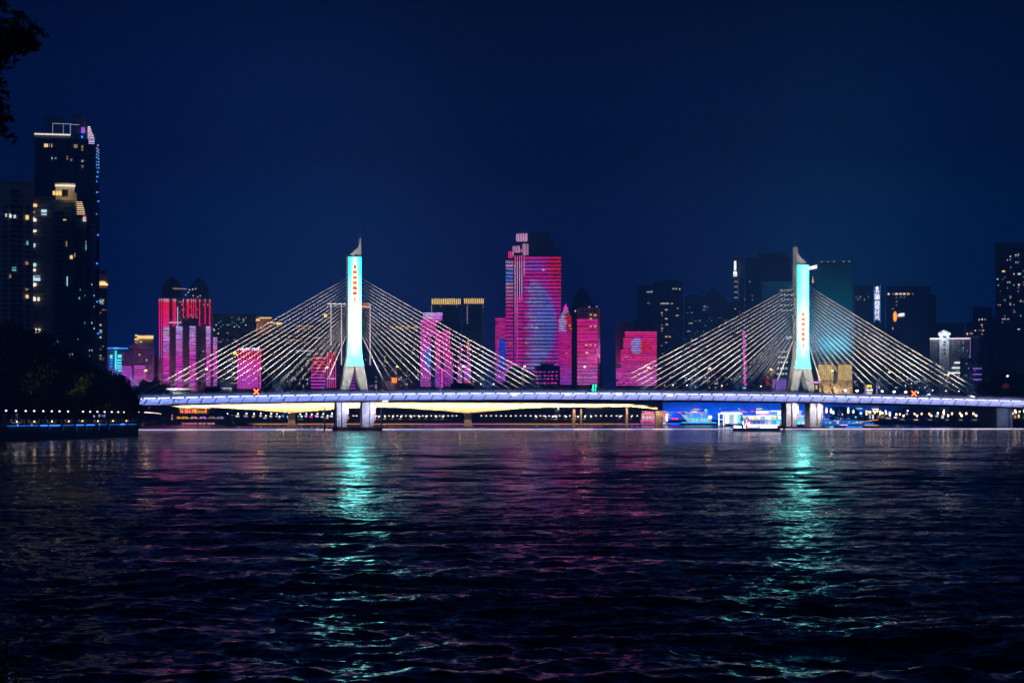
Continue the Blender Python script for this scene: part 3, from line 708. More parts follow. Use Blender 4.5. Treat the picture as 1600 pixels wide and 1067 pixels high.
    for a, c, y0, y1 in ((82, 112, 193.6, 194.4), (82, 82.8, 194.4, 210), (98.6, 99.4, 194.4, 210), (109.4, 110.6, 194.4, 210), (112, 124, 194.4, 195.2)): b.bar(a, c, y0, y1, 'greyled', -.4, 0, 'pergola_light')
    b.bar(127, 133, 198, 214, 'violet', .6, 3.9, 'violet_glow_panel'); b.bar(127, 129.5, 212.5, 215, 'blue', -.9, -.5, 'blue_lamp')
    b.hs(137, lambda p: 139 + 13 * math.sin(min(1, (p - 193) / 50) * 1.57), list(np.arange(198, 226, 3.2)), lambda x, p: mixc((1.2, 1, .9), (.5, .45, 1.1), (p - 200) / 30), .9, y=-.8, name='balcony_light')
    for y in list(np.arange(226, 262, 4.8)) + [266, 273.5, 281, 298, 312, 332, 365, 410, 470, 520]:
        b.win(152 + random.uniform(-2, 2.4), y, 2.6, 1.6, 'blue' if y > 240 else 'lilac', y=3.2 if y > 250 else -.5)
    for y in np.arange(230, 262, 4.8): b.win(154.5, y + 1, 1.5, 1.2, 'cool', y=3.2)
    for x, y, w, h, k in ((72, 229, 6, 6, 'warm'), (79.5, 229, 3.6, 6, 'warm'), (118, 229, 6, 7, 'dim'), (128, 231, 4, 8, 'dim'), (80, 247.5, 4, 4, 'cool'), (87, 247.5, 2.4, 3, 'teal'), (104, 247, 5, 5, 'dim'), (112, 250, 3, 3, 'dim'), (128, 252, 5, 4, 'greyled'), (128.5, 260, 4.5, 4, 'dim')):
        b.win(x, y, w, h, k)
    b.ledges(56, 149, 217, 560, 7.2, 'wdark', ribs=9); b.grid(60, 146, 220, 560, 12, 47, .42)
    b.scat(120, 150, 440, 560, 8, 14, 14, ['dim', 'cool', 'teal'], 1.4, 2.4)
    b = Bld('apartment_tower', 'slender purple-brown tower with a small gold crown beside the tall dark residential tower', 150, 168, 1000, 20)
    b.wall(150, 168, 430, m='wpurple'); b.wall(152, 166, 425, 430, 'wdark', 2, 12, 'roof_core')
    b.bar(150.5, 168.5, 443, 445.6, 'gold', -1, 2, 'crown_light'); b.bar(155, 165, 440.6, 442.4, 'gold', -.6, 1, 'crown_light'); b.bar(157, 163, 438.6, 440, 'gold2', -.4, 1, 'crown_light')
    b.ledges(150, 168, 450, 570, 4.6, 'wpurple'); b.grid(151, 167, 450, 570, 4, 26, .5); b.scat(151, 167, 462, 568, 4, 22, 17, ['cool', 'dim', 'warm', 'white'], 2.6, 2.4)
    b.win(150.5, 428, 3, 6, 'teal'); b.win(152, 472, 3, 4, 'warm'); b.win(158, 473, 5, 3, 'cool'); b.win(157, 518, 4, 5, 'cool')
    b = Bld('office_block', 'low office block outlined in bright blue light left of the gold-crowned building', 168, 202, 1550, 30)
    b.wall(168, 202, 544, m='wgrey'); b.bar(168, 200, 543.4, 545, 'blue', -.8, 0); b.bar(177, 186, 543.2, 544.6, 'cyan', -1, -.81)
    b.bar(179.6, 182, 548, 578, 'cyan', -.9); b.bar(171.8, 176, 554.5, 560, 'cyan', name='lit_window'); b.bar(184, 197, 554, 559, 'cyan', name='lit_window')
    for y in (562, 566.5, 571): b.bar(172, 175.6, y, y + 2, 'blue', name='lit_window'); b.bar(183, 191, y - .6, y + 1.8, 'cyan', name='lit_window')
    b.bar(183, 190, 574, 576, 'cyan', name='lit_window'); b.bar(184, 190, 578, 580, 'cyan', name='lit_window')
    lamp('AREA', 'facade_light', (0, -14, 20), 16000, (.02, .25, 1), b.o, (0, 0, 36), size=16, sizey=1)
    b = Bld('hotel', 'stepped hotel with a golden crown above rows of violet light', 192, 241, 1545, 30)
    b.wall(203, 241, 541, m='wpurple'); b.wall(190, 212, 552, m='wpurple', y0=2, name='side_wing')
    b.wall(212, 239, 525, 541, 'wcream', 3, 20, 'crown'); b.bar(215, 240, 524.4, 528.8, 'gold', 1.5, 2.9, 'crown_light'); b.bar(210, 216, 529, 531, 'gold', -.3, 2, 'crown_light'); b.bar(211, 215, 523, 525, 'gold', 1, 2, 'crown_light'); b.bar(210.5, 214, 533.5, 535.8, 'gold2', .5, 2.9, 'crown_light')
    b.hs(190, 206, np.arange(573, 592, 2.6), lambda x, p: jit((.75, .1, .8)), 1.2); b.hs(209, 228, np.arange(572, 592, 2.6), lambda x, p: jit((.8, .12, .8)), 1.2)
    b.bar(206, 209.5, 548, 592, 'wdark', -1.2, 0, 'pilaster'); b.grid(211, 238, 545, 570, 7, 6, .5); b.win(218, 554, 2, 2, 'white'); b.win(229, 562.5, 2.4, 2.4, 'cool'); b.win(220, 534, 3, 2, 'white')
    lamp('AREA', 'facade_light', (0, -19, 14), 13000, (.9, .25, .8), b.o, (0, 0, 34), size=14, sizey=1)
    b = Bld('apartment_block', 'plain pinkish block lit from below between the golden-crowned hotel and the red-striped towers', 233, 252, 1560, 20)
    b.wall(233, 252, 558, m='wpurple'); b.grid(235, 250, 562, 600, 4, 10, .4); b.bar(241, 242.6, 570, 600, 'wdark', -.6, 0, 'pilaster')
    lamp('AREA', 'facade_light', (0, -12, 15), 6000, (1, .3, .7), b.o, (0, 0, 34), size=10, sizey=1)

def twin_towers():
    b = Bld('residential_complex', 'broad riverside complex with red vertical lines over five bands of magenta light', 248, 340, 1545, 36)
    b.wall(248, 333, 467, m='wpurple'); b.wall(329, 340, 527, m='wpurple', y0=1, name='side_wing')
    b.poly([(253, 467), (283, 467), (283, 447), (279, 440), (268, 430), (257, 440), (253, 447)], 'wdark', 8, 26, 'domed_roof')
    b.poly([(297, 467), (326, 467), (326, 448), (321, 441), (311, 432), (301, 441), (297, 448)], 'wdark', 8, 26, 'domed_roof')
    for x in np.arange(271, 293, 2.2): b.win(x, 450 + (x - 271) * .03, 1.2, 1.3, 'warm', y=7.4, name='roof_lamp')
    for x, y in ((296, 452), (301, 451), (306, 450), (294, 456), (290, 460), (309, 463), (313, 461), (302, 461)): b.win(x, y, 1.8, 1.8, random.choice(['white', 'warm', 'cool']), y=7.4)
    def vc(x, p): return (1.0, .55, .8) if p < 471 else mixc(RED, PNK, (p - 480) / 40)
    for xs, y1 in (((249, 252.2, 257, 261.8), 511), ((255.2, 258.8, 260.4, 263.6), 511), ((270.5, 272.6, 274.4), 510), ((286.5, 292.5, 294.8, 299.2, 302.2, 305.8), 496), ((312, 320.5, 327.8), 509)): b.vs(xs, 467.5, y1, vc, .95)
    b.vs((277.6,), 480, 510, lambda x, p: (1, .5, 1), 1.0)
    b.vs((249.2, 252.4), 512, 560, lambda x, p: mixc(PNK, (.3, .1, .5), (p - 520) / 45), .9)
    def hc(x, p): return jit(mixc(mixc(LAV, MAG, (p - 512) / 50), (.45, .35, 1.1), (p - 575) / 40 if random.random() < .5 else 0), .35)
    for (a, c, y0, y1) in ((255, 264.5, 512, 604), (275, 285, 511, 609), (296, 305.5, 510.5, 609), (322, 329, 511, 603)): b.hs(a, c, np.arange(y0, y1, 2.45), hc, 1.25, seg=6)
    b.hs(333, 339.5, np.arange(528, 602, 2.45), hc, 1.25, y=.2, seg=6)
    for x in (266, 273, 287, 294.5, 307.5, 319.5): b.bar(x, x + 1.6, 506, 608, 'wpurple', -1.4, 0, 'pilaster')
    b.bar(284, 308, 500, 509, 'wdark', -2, 0, 'canopy'); b.grid(264, 326, 471, 505, 14, 9, .4)
    b.scat(262, 330, 470, 506, 20, 9, 34, ['white', 'greyled', 'warm', 'dim'], 1.4, 1.3); b.scat(264, 320, 515, 600, 12, 14, 10, ['white', 'dim'], 1.3, 1.3)
    b.bar(264, 284, 503.6, 504.6, 'pinkw', -1, 0)
    for x, c in ((270, (1, .35, .6)), (291, (1, .35, .55)), (314, (1, .45, .25))): lamp('AREA', 'facade_light', (b.X(x), -13, 11), 9000, c, b.o, (b.X(x), 0, 40), size=5, sizey=1)
    for x, y in ((335, 516), (341, 521), (334, 514)): b.win(x, y, 2, 1.6, 'white')
    b = Bld('apartment_block', 'dark block with a scatter of cool windows right of the red-striped complex', 334, 402, 1640, 30)
    b.wall(334, 402, 492, m='wdark'); b.ledges(334, 402, 497, 600, 4, 'wdark'); b.scat(336, 400, 495, 512, 18, 6, 22, ['cool', 'teal', 'white', 'greyled'], 1.8, 1.4); b.scat(336, 400, 512, 600, 18, 26, 26, ['dim', 'white', 'greyled', 'warm'], 1.6, 1.4)
    b = Bld('hotel', 'brown building with gold light along its stepped roof behind the left cables', 399, 446, 1600, 30)
    b.wall(400, 424, 497, m='brick'); b.wall(418, 442, 503.5, m='brick', y0=1, name='side_wing'); b.bar(405, 424, 496, 497.6, 'gold', -.9, 1, 'crown_light'); b.bar(400, 406, 498.5, 501.5, 'gold', -.9, 0, 'crown_light'); b.bar(418, 430, 503.4, 504.6, 'gold', -.9, 1, 'crown_light'); b.bar(431, 441, 504, 507, 'gold', -.9, 1, 'crown_light')
    b.grid(402, 440, 509, 600, 10, 22, .45); b.scat(402, 440, 512, 600, 12, 20, 16, ['dim', 'white', 'greyled'], 1.5, 1.4)
    lamp('AREA', 'facade_light', (b.X(405), -8, b.Z(512)), 2500, (1, .5, .2), b.o, (b.X(405), 0, b.Z(502)), size=8, sizey=1)
    b = Bld('shopping_tower', 'small tower striped with pink vertical lines under a multicoloured roof sign', 370, 408, 1550, 22)
    b.wall(371, 407.5, 546, m='wpurple')
    xs = np.linspace(372, 407, 17)
    b.vs(xs[::2], 544, 607, lambda x, p: mixc(RED, (.85, .05, .7), (p - 550) / 40), 1.5); b.vs(xs[1::2], 562, 607, lambda x, p: mixc(MAG, (.7, .08, .8), (p - 560) / 35), .9)
    for i, x in enumerate(np.arange(376, 406, 3.1)): b.win(x, 545 + (i % 3) * .5, 2.4, 3.6, ['cyan', 'wled', 'pinkw', 'wled', 'cyan', 'magenta'][i % 6], y=-1.8, name='sign_letter')
    b.bar(364, 370, 550, 554, 'yellow', -1, 0, 'small_sign')
    for y, c in ((563, 'gold2'), (572, 'greyled'), (581, 'gold2'), (589, 'gold2'), (598, 'gold2')): b.bar(359 + (y % 3), 371, y, y + 1.2, c, -1, 0)
    b.wall(358, 371, 556, m='wdark', y0=.2, name='side_wing')
    b = Bld('apartment_block', 'wide dark hillside of flats with thin amber roof lines behind the left cables', 430, 520, 1680, 40)
    b.wall(430, 520, 512, m='wdark'); b.wall(470, 518, 505, 512, 'wdark', name='upper_storey')
    b.scat(432, 518, 516, 600, 24, 24, 46, ['dim', 'warm', 'white', 'greyled', 'teal'], 1.5, 1.3)
    for a, c, y, k in ((462, 490, 509, 'gold2'), (464, 484, 514, 'gold2'), (448, 472, 531, 'gold2'), (446, 456, 535, 'gold2'), (475, 485, 535, 'gold2'), (490, 500, 527, 'white'), (462, 490, 547.5, 'white'), (443, 445, 547.5, 'white'), (452, 455, 547.5, 'white'), (496, 503, 514, 'gold2')): b.bar(a, c, y, y + 1.1, k, -1, 0)
    low_lights(b, 432, 485, 20)
    b = Bld('office_tower', 'dark office tower outlined by thin white vertical lights behind the nearer pylon', 510, 583, 1650, 34)
    b.wall(511, 582, 476, m='wdark')
    for x, y1 in ((517.2, 540), (533.6, 582), (578.3, 578)): b.bar(x - .55, x + .55, 474, y1, 'pinkw', -1.2, 0)
    b.bar(510, 540, 474.4, 475.4, 'wled', -1.2, 0); b.bar(567, 579, 474, 475, 'orange', -1.2, 0)
    for i, x in enumerate(np.arange(512, 540, 3.4)): b.win(x, 478.6, 2.4, 3.2, 'greyled', y=-1, name='sign_letter')
    for i, x in enumerate(np.arange(565.5, 578, 2.6)): b.win(x, 479, 2.1, 3.8, 'orange' if i % 2 else 'pinkw', y=-1, name='sign_letter')
    b.bar(506, 511, 491, 496, 'yellow', -2, 0, 'small_sign'); b.ledges(512, 581, 490, 600, 5, 'wdark'); b.scat(512, 581, 492, 600, 18, 24, 24, ['dim', 'greyled', 'warm'], 1.5, 1.4)
    b = Bld('shopping_centre', 'low mall behind the nearer pylon with red and purple light bars', 484, 592, 1550, 26)
    b.wall(486, 510, 556, m='wdark'); b.wall(510, 526, 550, m='wdark', y0=1, name='side_wing'); b.wall(526, 592, 572, m='wdark', y0=2, name='side_wing')
    b.hs(lambda p: 486 + max(0, (575 - p) * .25), 509, np.arange(559.5, 609, 5.1), lambda x, p: mixc(RED, (.8, .05, .75), (p - 570) / 22), 1.9)
    b.vs((511.5, 514.5, 517.6, 520.6, 524.3), 550, 606, lambda x, p: mixc(RED, (.95, .06, .5), (p - 555) / 28), .9, y=.2)
    b.bar(510, 524.5, 591, 592, 'pinkw', -1.2, 0)
    b.hs(542, 556, np.arange(577, 609, 4.9), lambda x, p: mixc((1, .05, .55), (.6, .06, .9), (p - 577) / 25), 1.1, y=1.2)
    b.hs(576, 584, (603,), lambda x, p: (.5, .03, .55), 1.2, y=1.2); b.hs(588, 592, (600, 603), lambda x, p: (.5, .03, .55), 1.2, y=1.2)
    b = Bld('apartment_block', 'dark block dotted with small lights behind the thin cables right of the nearer pylon', 584, 656, 1550, 30)
    b.wall(584, 656, 506, m='wdark'); b.scat(586, 655, 509, 602, 20, 26, 46, ['dim', 'warm', 'white', 'greyled', 'teal', 'violet'], 1.7, 1.7)
    for x, w in ((612, 4), (623, 10), (636, 8), (649, 6)): b.bar(x - w / 2, x + w / 2, 510, 512.5, 'gold2', -1, 0)
    low_lights(b, 586, 655, 22)
    b = Bld('kiosk', 'small red and pink lit kiosk behind the bridge rail right of the nearer pylon', 593, 627, 1545, 14, 'kiosk')
    b.wall(593, 627, 597, m='wtan'); b.bar(612, 620, 590, 598, 'red_paint' if 0 else 'orange', -.6, 0, 'sign_panel')
    for q in np.arange(594, 627, 2.2): b.bar(q, q + .5, 598, 608, 'wgrey', -.4, 0, 'column')
    lamp('POINT', 'kiosk_light', (0, -6, b.Z(600)), 1200, (1, .4, .5), b.o, size=.3)

def moon(cx, cy, rx, ry, base, inner, rim):
    def f(x, p):
        t = (x - cx) / rx; q = (p - cy) / ry; d = math.hypot(t, q); c = base(x, p)
        w = max(0, min(1, (1.08 - d) / .16)) * (max(0, min(1, (t + .12 + .1 * math.sin(p * .31)) / .25)) if rx > 30 else 1)
        return jit(mixc(c, mixc(inner, rim, t * .9 + .2), w), .2)
    return f
def pink_towers():
    b = Bld('office_tower', 'magenta-striped office trio whose left tower shows a blue shape, crossed by the right cables', 655, 709, 1550, 26)
    b.wall(656.5, 680, 507, m='wdark'); b.wall(660, 691, 489, 508, m='wdark', y0=1, name='upper_storey'); b.wall(678, 708, 517, m='wdark', y0=2, name='middle_wing')
    f = moon(669, 562, 6, 18, lambda x, p: mixc(LAV, MAG, (p - 490) / 12) if p < 505 else (PNK if p < 512 else mixc(MAG, (.75, .12, .85), (p - 570) / 20)), (.12, .28, 1.1), (.08, .3, 1.2))
    b.hs(lambda p: 661, 691, np.arange(489.5, 500, 2.4), f, 1.5, y=.2, seg=3); b.hs(657, lambda p: 688 if p < 502 else (682 if p < 523 else 673), np.arange(501, 605, 2.55), f, 1.3, seg=3)
    b.vs(np.arange(680, 689, 2.3), 517, 555, lambda x, p: PNK, .9, y=1.2); b.vs(np.arange(693, 703, 2.3), 515, 556, lambda x, p: PNK, .9, y=1.2)
    b.hs(674.5, 688, np.arange(552, 605, 3.0), lambda x, p: jit(mixc(PNK, PUR, (p - 555) / 40)), 1.3, y=1.2); b.hs(694, 708, np.arange(554, 605, 3.0), lambda x, p: jit(mixc(PNK, PUR, (p - 555) / 40)), 1.3, y=1.2)
    b.bar(689.2, 692.2, 576, 605, 'magenta', 0, 1.9); b.hs(676, 692, (520, 525, 531, 537, 543), lambda x, p: MAG, .9, y=1.3)
    b = Bld('office_block', 'short magenta-striped block split by a dark gap under the right cables', 714, 737, 1560, 20)
    b.wall(714.5, 736, 540, m='wdark')
    cf = lambda x, p: (1.2, .06, .03) if p > 596 and x > 724 else jit(mixc(PNK, (.75, .12, .85), (p - 545) / 40))
    b.hs(715, 722, np.concatenate([np.arange(541, 570, 7.4), np.arange(571, 604, 2.6)]), cf, 1.3); b.hs(725, 735.5, np.concatenate([np.arange(541, 570, 7.4), np.arange(571, 604, 2.6)]), cf, 1.3)
    b.bar(730, 733.5, 531, 548, 'gold2', -1.4, -.8); b.wall(730, 734, 531, 540, 'wdark', 0, 4, 'roof_core')
    b = Bld('hotel', 'dark twin-block hotel crowned with a comb of golden vertical lights', 673, 757, 1650, 40)
    b.wall(674, 720, 476, m='wdark'); b.wall(724, 756, 475, m='wdark', y0=1, name='side_wing'); b.wall(675, 719, 467, 476, 'wdark', 2, 20, 'crown'); b.wall(725.5, 755, 467, 475, 'wdark', 3, 20, 'crown')
    for i, x in enumerate(np.arange(674.8, 719, 2.9)): b.bar(x, x + 1.35, 466.5 + random.uniform(0, .6), 475.6, 'gold', -.6, 0, 'crown_light')
    for i, x in enumerate(np.arange(725.2, 755, 2.9)): b.bar(x, x + 1.35, 466 + random.uniform(0, .6), 474.4, 'gold', .4, .99, 'crown_light')
    for x, y1, k in ((674.3, 500, 'lilac'), (688.5, 480, 'greyled'), (713.5, 480, 'greyled'), (730, 506, 'lilac'), (754.8, 568, 'greyled')): b.bar(x - .4, x + .4, 477, y1, k, -.6, 0)
    b.ledges(676, 755, 482, 600, 4.5, 'wdark', ribs=16); b.scat(700, 755, 520, 560, 16, 9, 12, ['greyled', 'cool', 'dim'], 1.4, 1.2)
    low_lights(b, 738, 757, 8); low_lights(b, 640, 656, 6) if 0 else None
    # the tall pink tower
    b = Bld('office_tower', 'tallest pink tower, covered in horizontal light lines showing a pale blue crescent', 774, 897, 1700, 44)
    b.wall(790, 803, 405, m='wdark', y0=1, name='left_wing'); b.wall(816, 877, 401, m='wdark'); b.wall(803, 817, 397, m='wdark', y0=-1.5, name='stair_tower')
    b.wall(826, 873, 388, 401, 'wdark', 4, 34, 'roof_tier'); b.wall(826, 865, 376, 388, 'wdark', 6, 32, 'roof_tier'); b.wall(826, 858, 363, 376, 'wdark', 8, 30, 'roof_tier')
    b.wall(806, 825, 364, 378, 'wdark', 3, 14, 'roof_core'); b.wall(801, 825.5, 384, 401, 'wdark', 1, 14, 'roof_core'); b.wall(794, 801, 393, 405, 'wdark', 2, 14, 'roof_core')
    def basec(x, p):
        c = mixc(PNK, MAG, (p - 410) / 40) if x < 860 else mixc(RED, MAG, (p - 420) / 60)
        if 408 < p < 425 and 822 < x < 848: c = PUR
        if p > 545: c = mixc(MAG, (.8, .09, .85), (p - 545) / 25)
        if 505 < p < 560 and x < 822: c = PNK
        return c
    f = moon(827, 508, 41, 70, basec, (.70, .40, 1.1), (.20, .30, 1.3))
    rows = np.arange(402.5, 600, 2.9)
    rows = np.array([402.5 + 5.72 * (i // 2) + 2.0 * (i % 2) for i in range(70)]); rows = rows[rows < 592]
    b.hs(lambda p: 817.5, 876.5, rows, f, .85, seg=2.6)
    f2 = lambda x, p: jit(BLU if 420 < p < 440 else mixc((.9, .45, .95), mixc(PNK, MAG, (p - 480) / 60), (p - 440) / 40), .15)
    b.hs(790.3, 802, rows[2:], f2, .9, y=.2); b.hs(806, 817, rows[22:], lambda x, p: jit(PNK if p < 560 else MAG, .3), 1.0, y=-2.3)
    vcol = lambda x, p: mixc(mixc((1, .5, .85), PNK, 1 - abs(p - 404) / 9) if abs(p - 404) < 9 else (1, .42, .85), (.55, .05, .55), (p - 440) / 90)
    b.vs((804.8, 808.2, 812, 815.4), 400, lambda x: 590 if x in (804.8, 808.2) else 470, vcol, .95, y=-2.2)
    b.vs((819,), 400, 430, vcol, .8, y=-1.6)
    b.vs(np.arange(807.5, 824.5, 2.6), lambda x: 365.5 - (x - 807) * .08, 377, lambda x, p: (1, .5, .85), 1.2, y=2.2)
    b.vs((801.8, 804.6, 807, 809.6, 811.6), 384.5, 400, lambda x, p: (1, .42, .8), 1.0, y=.2); b.vs((814.8, 817.4, 819.6, 821.8, 824.8), lambda x: 381 if x > 816 else 389, 401, lambda x, p: (1, .42, .8), 1.0, y=.2)
    b.vs((795, 797.5, 800), 393, 404, lambda x, p: (1.1, .05, .3), 1.3, y=1.3)
    b.wall(773.5, 790.5, 497, m='wdark', y0=3, name='annex')
    f3 = lambda x, p: jit((.04, .12, 1.2) if 530 < p < 578 and x > 780 else mixc(PNK, PUR, (p - 560) / 30), .15)
    b.hs(774, 790.3, [498 + 2.95 * i for i in range(34)], f3, 1.1, y=2.2, seg=3)
    b.wall(873, 892.5, 499, m='wdark', y0=-3, name='annex'); b.poly([(874, 499), (892, 499), (888, 485), (878, 485)], 'wdark', -2.9, 10, 'annex_roof')
    f4 = lambda x, p: jit((1.1, .02, .06) if 488 < p < 520 and x > 883 else (LAV if p < 520 else mixc(PNK, PUR, (p - 560) / 40)), .15)
    b.hs(lambda p: 883.5 - min(10.5, 3 + (p - 485) * .5), lambda p: 884 + min(9, 4 + (p - 485) * .4), [487 + 2.75 * i for i in range(42)], f4, 1.1, y=-4.2, seg=3)
    b.poly([(880, 485), (887.4, 485), (885.6, 480), (883.9, 474.8), (882, 480)], MATS['magenta_led'], -3.6, -2.2, 'star_finial')
    b.poly([(879, 482.3), (888.5, 482.3), (883.9, 478.5)], MATS['magenta_led'], -3.9, -3.61, 'star_finial')
    for x, y, k in ((849, 422, 'pinkw'), (831, 511, 'white'), (838, 512, 'white'), (815, 536, 'cool'), (822, 536, 'cool'), (797, 537, 'gold2'), (819, 513, 'greyled'), (890, 509, 'warm'), (893, 514, 'warm'), (885, 552, 'gold2')): b.win(x, y, 3, 1.8, k, y=-5 if x > 880 else -1.4)
    b = Bld('office_block', 'dark low block with small violet windows at the foot of the tallest pink tower', 786, 876, 1560, 24)
    b.wall(836, 875, 574, m='wdark'); b.wall(845, 866, 570, 574, 'wdark', 2, 10, 'roof_core'); b.poly([(788, 612), (838, 612), (838, 583), (820, 577), (808, 571), (797, 574), (790, 590)], 'wdark', 2, 20, 'gabled_wing')
    for y in (581, 587, 592, 598.5):
        for x in range(839, 874, 6): b.win(x + random.uniform(-1, 1), y, 3.4, 1.4, 'violet' if random.random() < .6 else 'magenta')
    b = Bld('apartment_tower', 'dark pyramid-roofed tower right behind the tallest pink tower', 884, 942, 2100, 40)
    b.wall(889, 940, 485, m='wdark'); b.poly([(891, 485), (932, 485), (921, 462), (913, 450), (905, 450), (897, 462)], 'wdark', 6, 30, 'pyramid_roof')
    b.win(921, 480, 1.6, 3, 'white'); b.win(932.5, 479, 2.4, 2, 'cool')
    b = Bld('office_tower', 'slim grey-violet tower with pink light lines and dark square windows at its top', 893, 938, 1580, 26)
    b.wall(901.5, 938, 483, m='wpurple'); b.wall(893, 902, 485, m='wdark', y0=4, name='side_wing')
    for x in (909.5, 916.5, 923.5, 930.5):
        for y in (486.5, 492.5): b.bar(x - 1.8, x + 1.8, y - 1.4, y + 1.4, 'glass', -.1, -.004, 'dark_window')
    b.hs(901.8, 933.5, [499.6 + 5.9 * (i // 2) + 2.5 * (i % 2) for i in range(35)], lambda x, p: jit(mixc((1.1, .03, .42), (.85, .2, .85), (p - 545) / 50), .15), 1.3, seg=6)
    for x, y, w, k in ((923, 492, 3, 'warm'), (930, 492.5, 4, 'amber'), (923, 498, 3, 'warm'), (923, 510, 3, 'amber'), (930, 510, 3.5, 'amber'), (909, 515.5, 2, 'dim'), (916, 539, 4, 'warm'), (922.5, 539, 3, 'warm'), (930, 539, 3, 'warm'), (917, 551, 3, 'gold'), (899, 486, 1.6, 'white')): b.win(x, y, w, 2.4, k, y=-1.2)
    lamp('AREA', 'facade_light', (b.X(936), -10, b.Z(560)), 6000, (.9, .3, .8), b.o, (b.X(936), 0, b.Z(520)), size=6, sizey=3)
    b = Bld('office_block', 'mauve block wrapped in hot pink light lines with a round white and red picture', 958, 1028, 1550, 26)
    b.wall(962, 990, 506, m='wpurple'); b.wall(972, 1027, 517, m='wdark', y0=-1, name='display_wing'); b.wall(962, 975, 575, m='wdark', y0=-1, name='lower_wing')
    f = lambda x, p: jit((.55, .4, 1.15) if math.hypot((x - 995) / 10, (p - 540) / 13) < 1 and x < 1001 else (RED if math.hypot((x - 1005) / 12, (p - 541) / 9) < 1 else mixc((1.2, .03, .35), (.95, .08, .65), (p - 555) / 40)), .1)
    b.hs(lambda p: 976.5 if p < 530 else (974 if p < 545 else (970 if p < 576 else 963)), 1026, np.arange(519.5, 603.5, 3.55), f, 1.7, y=-1.9, seg=2.5)
    b.win(979, 557.5, 5, 1.3, 'lilac', y=-2.2); b.grid(964, 975, 512, 572, 3, 14, .5)
    for x in (994, 998.5, 1001): b.win(x, 506.8, 2, 1.6, 'cool', y=6)
    b.wall(990, 1018, 502, 517, 'wdark', 4, 20, 'roof_core')
    lamp('AREA', 'facade_light', (b.X(968), -9, b.Z(590)), 5000, (1, .15, .55), b.o, (b.X(968), 0, b.Z(540)), size=6, sizey=2)


